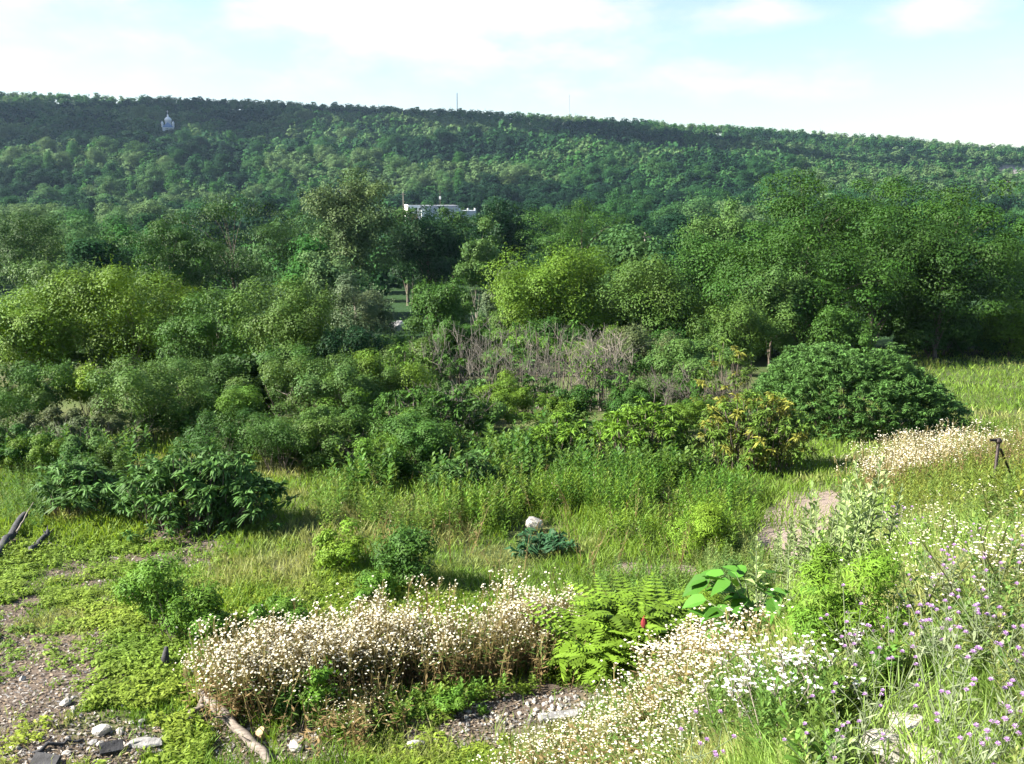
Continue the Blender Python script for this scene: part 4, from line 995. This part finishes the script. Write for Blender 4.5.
# broad leaved plant
r3 = np.random.default_rng(55); p = at1(754, 642); o = empty('burdock', p); qb = Q(); t = T()
for i in range(70):
    a = r3.random() * 6.28; h = r3.uniform(.10, .60); rr = r3.uniform(.05, .46); L = r3.uniform(.15, .27)
    c = np.array([math.cos(a) * rr, math.sin(a) * rr, h]); dn = np.array([math.cos(a), math.sin(a), r3.uniform(-.7, .5)]); dn /= np.linalg.norm(dn); s = unit(np.cross(dn, np.array([0, 0, 1.])) + r3.normal(0, .2, 3))
    up = np.cross(s, dn)
    cc = np.array([.055, .155, .018]) * r3.uniform(.7, 1.3)
    for sg in (-1, 1):   # each half of the leaf folds up from the midrib
        w = s * sg * L * .42 + up * L * .12
        qb.add([[c, c + dn * L * .12 + w * .75, c + dn * L * .45 + w, c + dn * L * .5]], cc * (1.0 if sg > 0 else .92))
        qb.add([[c + dn * L * .5, c + dn * L * .45 + w, c + dn * L * .8 + w * .5, c + dn * L * 1.05 - up * L * .08]], cc)
    t.tube([(0, 0, -.03), (c[0] * .5, c[1] * .5, h * .65), tuple(c)], [.007, .005, .003], 5)
qb.build('foliage', M_LEAF, o); t.build('stems', M_KSTEM, o); tag(o, 'burdock like plant with big broad green leaves on the bank', 'plant')
# white topped tall plants on the near bank
def umbel(seed, px, base, h, label):
    r3 = np.random.default_rng(seed); p = at1(px, base); o = empty('white_wildflower', p); t = T(); fq = Q(); lq = Q()
    for s in range(6):
        bx_, by_ = r3.normal(0, .06, 2); e = np.array([bx_ + r3.normal(0, .12), by_ + r3.normal(0, .12), h * r3.uniform(.7, 1.05)])
        t.tube([(bx_, by_, -.03), tuple((np.array([bx_, by_, 0]) + e) / 2 + r3.normal(0, .015, 3)), tuple(e)], [.004, .0035, .0025], 4)
        q, c = stalk(r3, 14, .10, .2); qq, cc = stamp(q[:-2], c[:-2], np.array([[bx_, by_, 0]]), np.array([0.]), np.array([[h * .8] * 3]), np.array([[.08, .14, .04]])); lq.add(qq, cc)
        for j in range(9):
            c = e + np.array([*r3.normal(0, .035, 2), r3.uniform(-.03, .03)]); t.tube([tuple(e - np.array([0, 0, .06])), tuple(c)], .0015, 4)
            for k in range(5):
                a = k * 1.2566 + r3.random(); d = np.array([math.cos(a), math.sin(a), .25]); s_d = np.array([-math.sin(a), math.cos(a), 0]); L = .0125
                fq.add([[c, c + d * L * .6 + s_d * L * .4, c + d * L, c + d * L * .6 - s_d * L * .4]], (.80, .80, .78))
    t.build('stems', M_PALEBARK, o); lq.build('foliage', M_LEAF, o); fq.build('blossom', M_PETAL, o)
    return tag(o, label, 'wildflower', 'white wildflowers on the near bank')
for i, (px, b, h) in enumerate(((742, 735, .42), (768, 722, .44), (800, 735, .46), (724, 760, .40), (780, 760, .42), (815, 712, .40), (756, 700, .42))):
    umbel(900 + i, px, b, h, 'tall white wildflower with clustered heads on the near bank')
# purple knapweed
def knapweed(r3):
    o = empty('knapweed', (0, 0, 0)); t = T(); lq = Q(); fl = []
    for s in range(5):
        bx_, by_ = r3.normal(0, .03, 2); e = np.array([bx_ + r3.normal(0, .13), by_ + r3.normal(0, .13), r3.uniform(.22, .42)])
        m = (np.array([bx_, by_, 0]) + e) / 2 + np.array([*r3.normal(0, .02, 2), 0]); t.tube([(bx_, by_, -.03), tuple(m), tuple(e)], [.003, .0026, .002], 4)
        ends = [e]
        for j in range(2):
            e2 = m + np.array([*r3.normal(0, .09, 2), r3.uniform(.1, .25)]); t.tube([tuple(m), tuple((m + e2) / 2 + r3.normal(0, .01, 3)), tuple(e2)], [.0022, .002, .0016], 4)
            if j == 0: ends.append(e2)
        for x in ends: fl.append(x)
        for j in range(16):
            tt = r3.uniform(.05, .9); pz = np.array([bx_, by_, 0]) * (1 - tt) + e * tt; a = r3.random() * 6.28; L = r3.uniform(.03, .09) * (1.2 - tt * .7)
            d = np.array([math.cos(a), math.sin(a), r3.uniform(0, .9)]) * L; sd = np.array([-math.sin(a), math.cos(a), 0]) * L * .12
            lq.add([[pz, pz + d * .5 + sd, pz + d, pz + d * .5 - sd]], np.array([.20, .24, .13]) * r3.uniform(.75, 1.25))
    t.build('stems', M_KSTEM, o); lq.build('foliage', M_LEAF, o)
    for x in fl:
        fq = Q()
        for k in range(14):
            a = k * 2.4; el = .15 + 1.2 * (k / 14); d = np.array([math.cos(a) * math.cos(el), math.sin(a) * math.cos(el), math.sin(el)]); sd = np.array([-math.sin(a), math.cos(a), 0]); L = .0145
            fq.add([[x, x + d * L * .7 + sd * L * .28, x + d * L, x + d * L * .7 - sd * L * .28]], np.array([.50, .32, .56]) * r3.uniform(.8, 1.25))
        fb = fq.build('flower_head', M_PETAL, o)
    return o
r3 = np.random.default_rng(66); KN = []
for k in range(4):
    o = knapweed(np.random.default_rng(980 + k)); KN.append([o, children(o), 0])
SPK = [(985, 640), (1005, 600), (960, 655), (930, 640), (905, 655), (880, 690), (948, 700), (1000, 690), (1018, 730), (970, 735), (850, 740), (870, 640), (1012, 560), (985, 545), (955, 590), (1015, 650), (940, 565),
       (905, 520), (892, 510), (985, 760), (1030, 700), (1040, 620), (822, 775), (690, 775), (960, 770), (880, 610), (920, 600), (860, 665)]
for i, (px, b) in enumerate(SPK):
    p = at1(px, b + 30); v = KN[i % 4]
    if v[2] == 0: o = v[0]; o.location = p; o.rotation_euler.z = r3.random() * 6.28
    else: o = copy_tree(v[0], v[1], p, r3.random() * 6.28, r3.uniform(.8, 1.1))
    v[2] += 1; tag(o, 'purple knapweed with thin branching grey green stems on the near bank', 'wildflower', 'purple knapweed on the near bank')

# ------------------------------------------------------------------ stones, wood and debris
def rock(name, label, px, py, w, h, mat, seed, dpt=None, group=None, cat='rock', sink=.42, sub=2):
    r3 = np.random.default_rng(seed); p = at1(px, py); s = pxw(math.hypot(p.x, p.y)) ; W_, H_ = w * s * .55, h * s * .5; D_ = (dpt or .8) * W_
    bm = bmesh.new(); bmesh.ops.create_icosphere(bm, subdivisions=sub, radius=1)
    pl = rdir(r3, 9); off = r3.uniform(.55, .9, 9)
    for v in bm.verts:
        c = np.array(v.co)
        for n_k, o_k in zip(pl, off):
            e = c @ n_k - o_k
            if e > 0: c = c - n_k * e
        c = c * (1 + .07 * (vnoise(c[0] * 3 + seed, c[1] * 3 + c[2] * 2) - .5))
        v.co = (c[0] * W_, c[1] * D_, c[2] * H_)
    o = bm_obj(name, bm, mat); o.location = (p.x, p.y, p.z + H_ * (1 - sink) * .75); o.rotation_euler.z = r3.random() * 6.28 if (dpt or .8) > .6 else 0
    return tag(o, label, cat, group)
rock('boulder', 'pale squarish boulder standing alone in the grass of the middle field', 533, 531, 21, 20, M_ROCK, 1, sink=.05)
rock('boulder', 'cream coloured stone at the bottom edge left of the middle', 416, 752, 24, 20, M_ROCK, 2)
rock('rock', 'tan angular rock beside the fallen log', 262, 738, 15, 17, M_ROCKT, 3)
rock('rock', 'white flat stone, brightest of the rubble on the left', 102, 733, 18, 12, M_ROCK, 4)
rock('rock', 'small white stone uphill of the brightest rubble stone', 66, 704, 14, 9, M_ROCK, 5)
rock('rock', 'pale stone right of the tan angular rock', 296, 748, 20, 12, M_ROCK, 6)
rock('boulder', 'broken pale rock outcrop half buried in the bank at the bottom right', 885, 758, 50, 40, M_OUT, 7, sink=.5, sub=3)
rock('boulder', 'chalky white rock face just above the buried outcrop', 912, 735, 40, 34, M_OUT, 8, sink=.5, sub=3)
rock('boulder', 'flat pale rock lying lowest beside the broken outcrop', 925, 763, 40, 24, M_OUT, 18, sink=.5, sub=3)
rock('boulder', 'small pale rock between the broken outcrop and the chalky face', 900, 722, 22, 18, M_OUT, 19, sink=.4)
rock('boulder', 'grey stony lump on the bank in the bottom right corner', 1005, 752, 60, 44, M_ROCKG, 9, sink=.55, sub=3)
rock('concrete_slab', 'pale grey concrete slab showing through the scrub beside the silvery tree', 398, 331, 20, 13, M_ROCKG, 11, sink=.1, cat='slab')
r4 = np.random.default_rng(12)
for i in range(26):
    px, py = [(r4.uniform(10, 130), r4.uniform(655, 755)), (r4.uniform(60, 150), r4.uniform(690, 735))][i % 2]
    rock('stone', 'small pale stone of the rubble scattered over the left field', px, py, r4.uniform(5, 11), r4.uniform(4, 8), [M_ROCK, M_ROCKG, M_ROCK][i % 3], 40 + i, group='rubble stones on the left', cat='stone', sub=1)
for i in range(80):
    px, py = (r4.normal(565, 16), r4.normal(705, 8)) if i < 38 else (r4.uniform(455, 560), r4.normal(722, 9))
    rock('stone', 'small whitish stone of the pile around the grey plank', px, py, r4.uniform(3.5, 9), r4.uniform(3, 7), [M_ROCK, M_ROCK, M_ROCKG, M_ROCK][i % 4], 90 + i, group='stones around the grey plank', cat='stone', sub=1)
for i in range(14):
    px, py = r4.uniform(245, 330), r4.uniform(722, 760)
    rock('stone', 'small pale stone lying near the fallen log', px, py, r4.uniform(4, 9), r4.uniform(4, 7), [M_ROCK, M_ROCKG][i % 2], 190 + i, group='stones near the fallen log', cat='stone', sub=1)
def log(name, label, a, b, r0, r1, mat, cat, lift=(.03, .03), wob=.02, seed=0, k=8, snag=0):
    r3 = np.random.default_rng(seed); A = np.array(at1(*a)) + np.array([0, 0, lift[0]]); Bv = np.array(at1(*b)) + np.array([0, 0, lift[1]]); tm = np.linspace(0, 1, 9)[:, None]
    pts = A * (1 - tm) + Bv * tm + r3.normal(0, wob, (9, 3)); t = T(); t.tube(pts - A, np.linspace(r0, r1, 9) * r3.uniform(.88, 1.12, 9), k)
    for i in range(snag):
        s0 = pts[r3.integers(1, 8)] - A; t.tube([s0, s0 + r3.normal(0, .10, 3) + np.array([0, 0, .08])], [r1 * .6, r1 * .2], 5)
    o = t.build(name, mat); o.location = A
    return tag(o, label, cat)
log('fallen_log', 'weathered grey log lying aslant below the white daisy band', (203, 704), (274, 770), .06, .038, M_GREYWOOD, 'log', (.12, .06), .012, 1, snag=3)
log('branch', 'short grey branch crossing the lower end of the fallen log', (254, 752), (290, 766), .03, .02, M_GREYWOOD, 'branch', seed=2)
log('branch', 'broken grey branch end propped at the top of the fallen log', (188, 724), (214, 702), .035, .03, M_GREYWOOD, 'branch', (.05, .16), seed=3)
log('driftwood', 'dark charred beam slanting up at the left edge of the field', (-6, 562), (26, 528), .07, .05, M_CHAR, 'beam', (.05, .25), seed=4)
log('driftwood', 'thin bleached stick poking up from the charred beam', (18, 541), (36, 528), .016, .008, M_PALEBARK, 'stick', (.15, .45), .004, seed=5)
log('branch', 'dark broken branch beside the charred beam', (28, 556), (52, 540), .045, .03, M_CHAR, 'branch', (.04, .16), seed=6, snag=3)
log('branch', 'grey fallen branch lying right of the charred beam', (34, 548), (78, 550), .022, .012, M_DEAD, 'branch', (.08, .06), seed=7, snag=2)
log('branch', 'thin dark branch lying along the rubble at the bottom left', (38, 752), (84, 742), .02, .012, M_CHAR, 'branch', seed=8)
# stump
p = at1(165, 668); st = empty('stump', p); t = T(); t.tube([(0, 0, -.05), (.01, 0, .10), (.03, .01, .24)], [.06, .045, .02], 7); t.build('trunk', M_CHAR, st)
t = T(); t.tube([(.03, 0, .02), (.10, -.03, .06)], [.03, .02], 6); t.build('root', M_CHAR, st); tag(st, 'small dark pointed stump on the stony left field', 'stump')
def board(name, label, px, py, L, Wd, th, rz, tilt, mat, lift=.03):
    p = at1(px, py); bm = bmesh.new(); box(bm, -L / 2, L / 2, -Wd / 2, Wd / 2, -th / 2, th / 2)
    o = bm_obj(name, bm, mat, None, .006); o.location = (p.x, p.y, p.z + lift); o.rotation_euler = (tilt, R(4), rz)
    return tag(o, label, 'board')
board('plank', 'grey weathered plank lying on the pile of white stones', 560, 722, .42, .10, .05, R(18), R(12), M_ROCKG, .06)
board('board', 'black charred board lying at the bottom left corner', 46, 764, .24, .12, .04, R(-8), R(30), M_CHAR, .03)
board('board', 'tilted black board between the stones at the bottom left', 112, 752, .20, .11, .03, R(28), R(34), M_CHAR, .05)
rock('stone', 'flat grey stone slab right of the tilted black board', 146, 746, 34, 12, M_ROCKG, 33, dpt=.45, cat='stone')
# dark pipe post with diagonal brace on the bank
p = at1(1003, 497); top = topz(441, p.y); hp = top - p.z
po = empty('fence_post', (p.x - .12, p.y, p.z)); k_ = pxw(p.y)
t = T(); t.tube([(0, 0, -.2), (0, 0, hp)], [.019, .018], 8); t.build('post', M_METAL, po)
t = T(); t.tube([(.03, 0, hp * .86), (34 * k_, 0.0, -.12)], [.014, .014], 8); t.build('brace', M_METAL, po)
bm = bmesh.new(); bmesh.ops.create_uvsphere(bm, u_segments=10, v_segments=6, radius=.036); bmesh.ops.translate(bm, verts=bm.verts[:], vec=(0, 0, hp)); cp = bm_obj('cap', bm, M_METAL, po)
t = T(); t.tube([(-.1, 0, hp + .01), (0, 0, hp + .01)], [.015, .02], 8); t.build('bracket', M_METAL, po)
tag(po, 'short dark metal fence post with a diagonal brace on the bank', 'fence post')

# ------------------------------------------------------------------ air
hz = boxes('haze', [(-1750, 1750, -40, 1720, float(min(ZZ.min(), -20)) - 1, 140)], None); tag(hz, kind='stuff')
m_hz, t_ = new_mat('air'); o_ = nd(t_, 'ShaderNodeOutputMaterial'); v_ = nd(t_, 'ShaderNodeVolumePrincipled')
v_.inputs['Color'].default_value = (.50, .72, 1.0, 1); v_.inputs['Density'].default_value = .00007; v_.inputs['Anisotropy'].default_value = .2
t_.links.new(v_.outputs[0], o_.inputs['Volume']); hz.data.materials.append(m_hz)
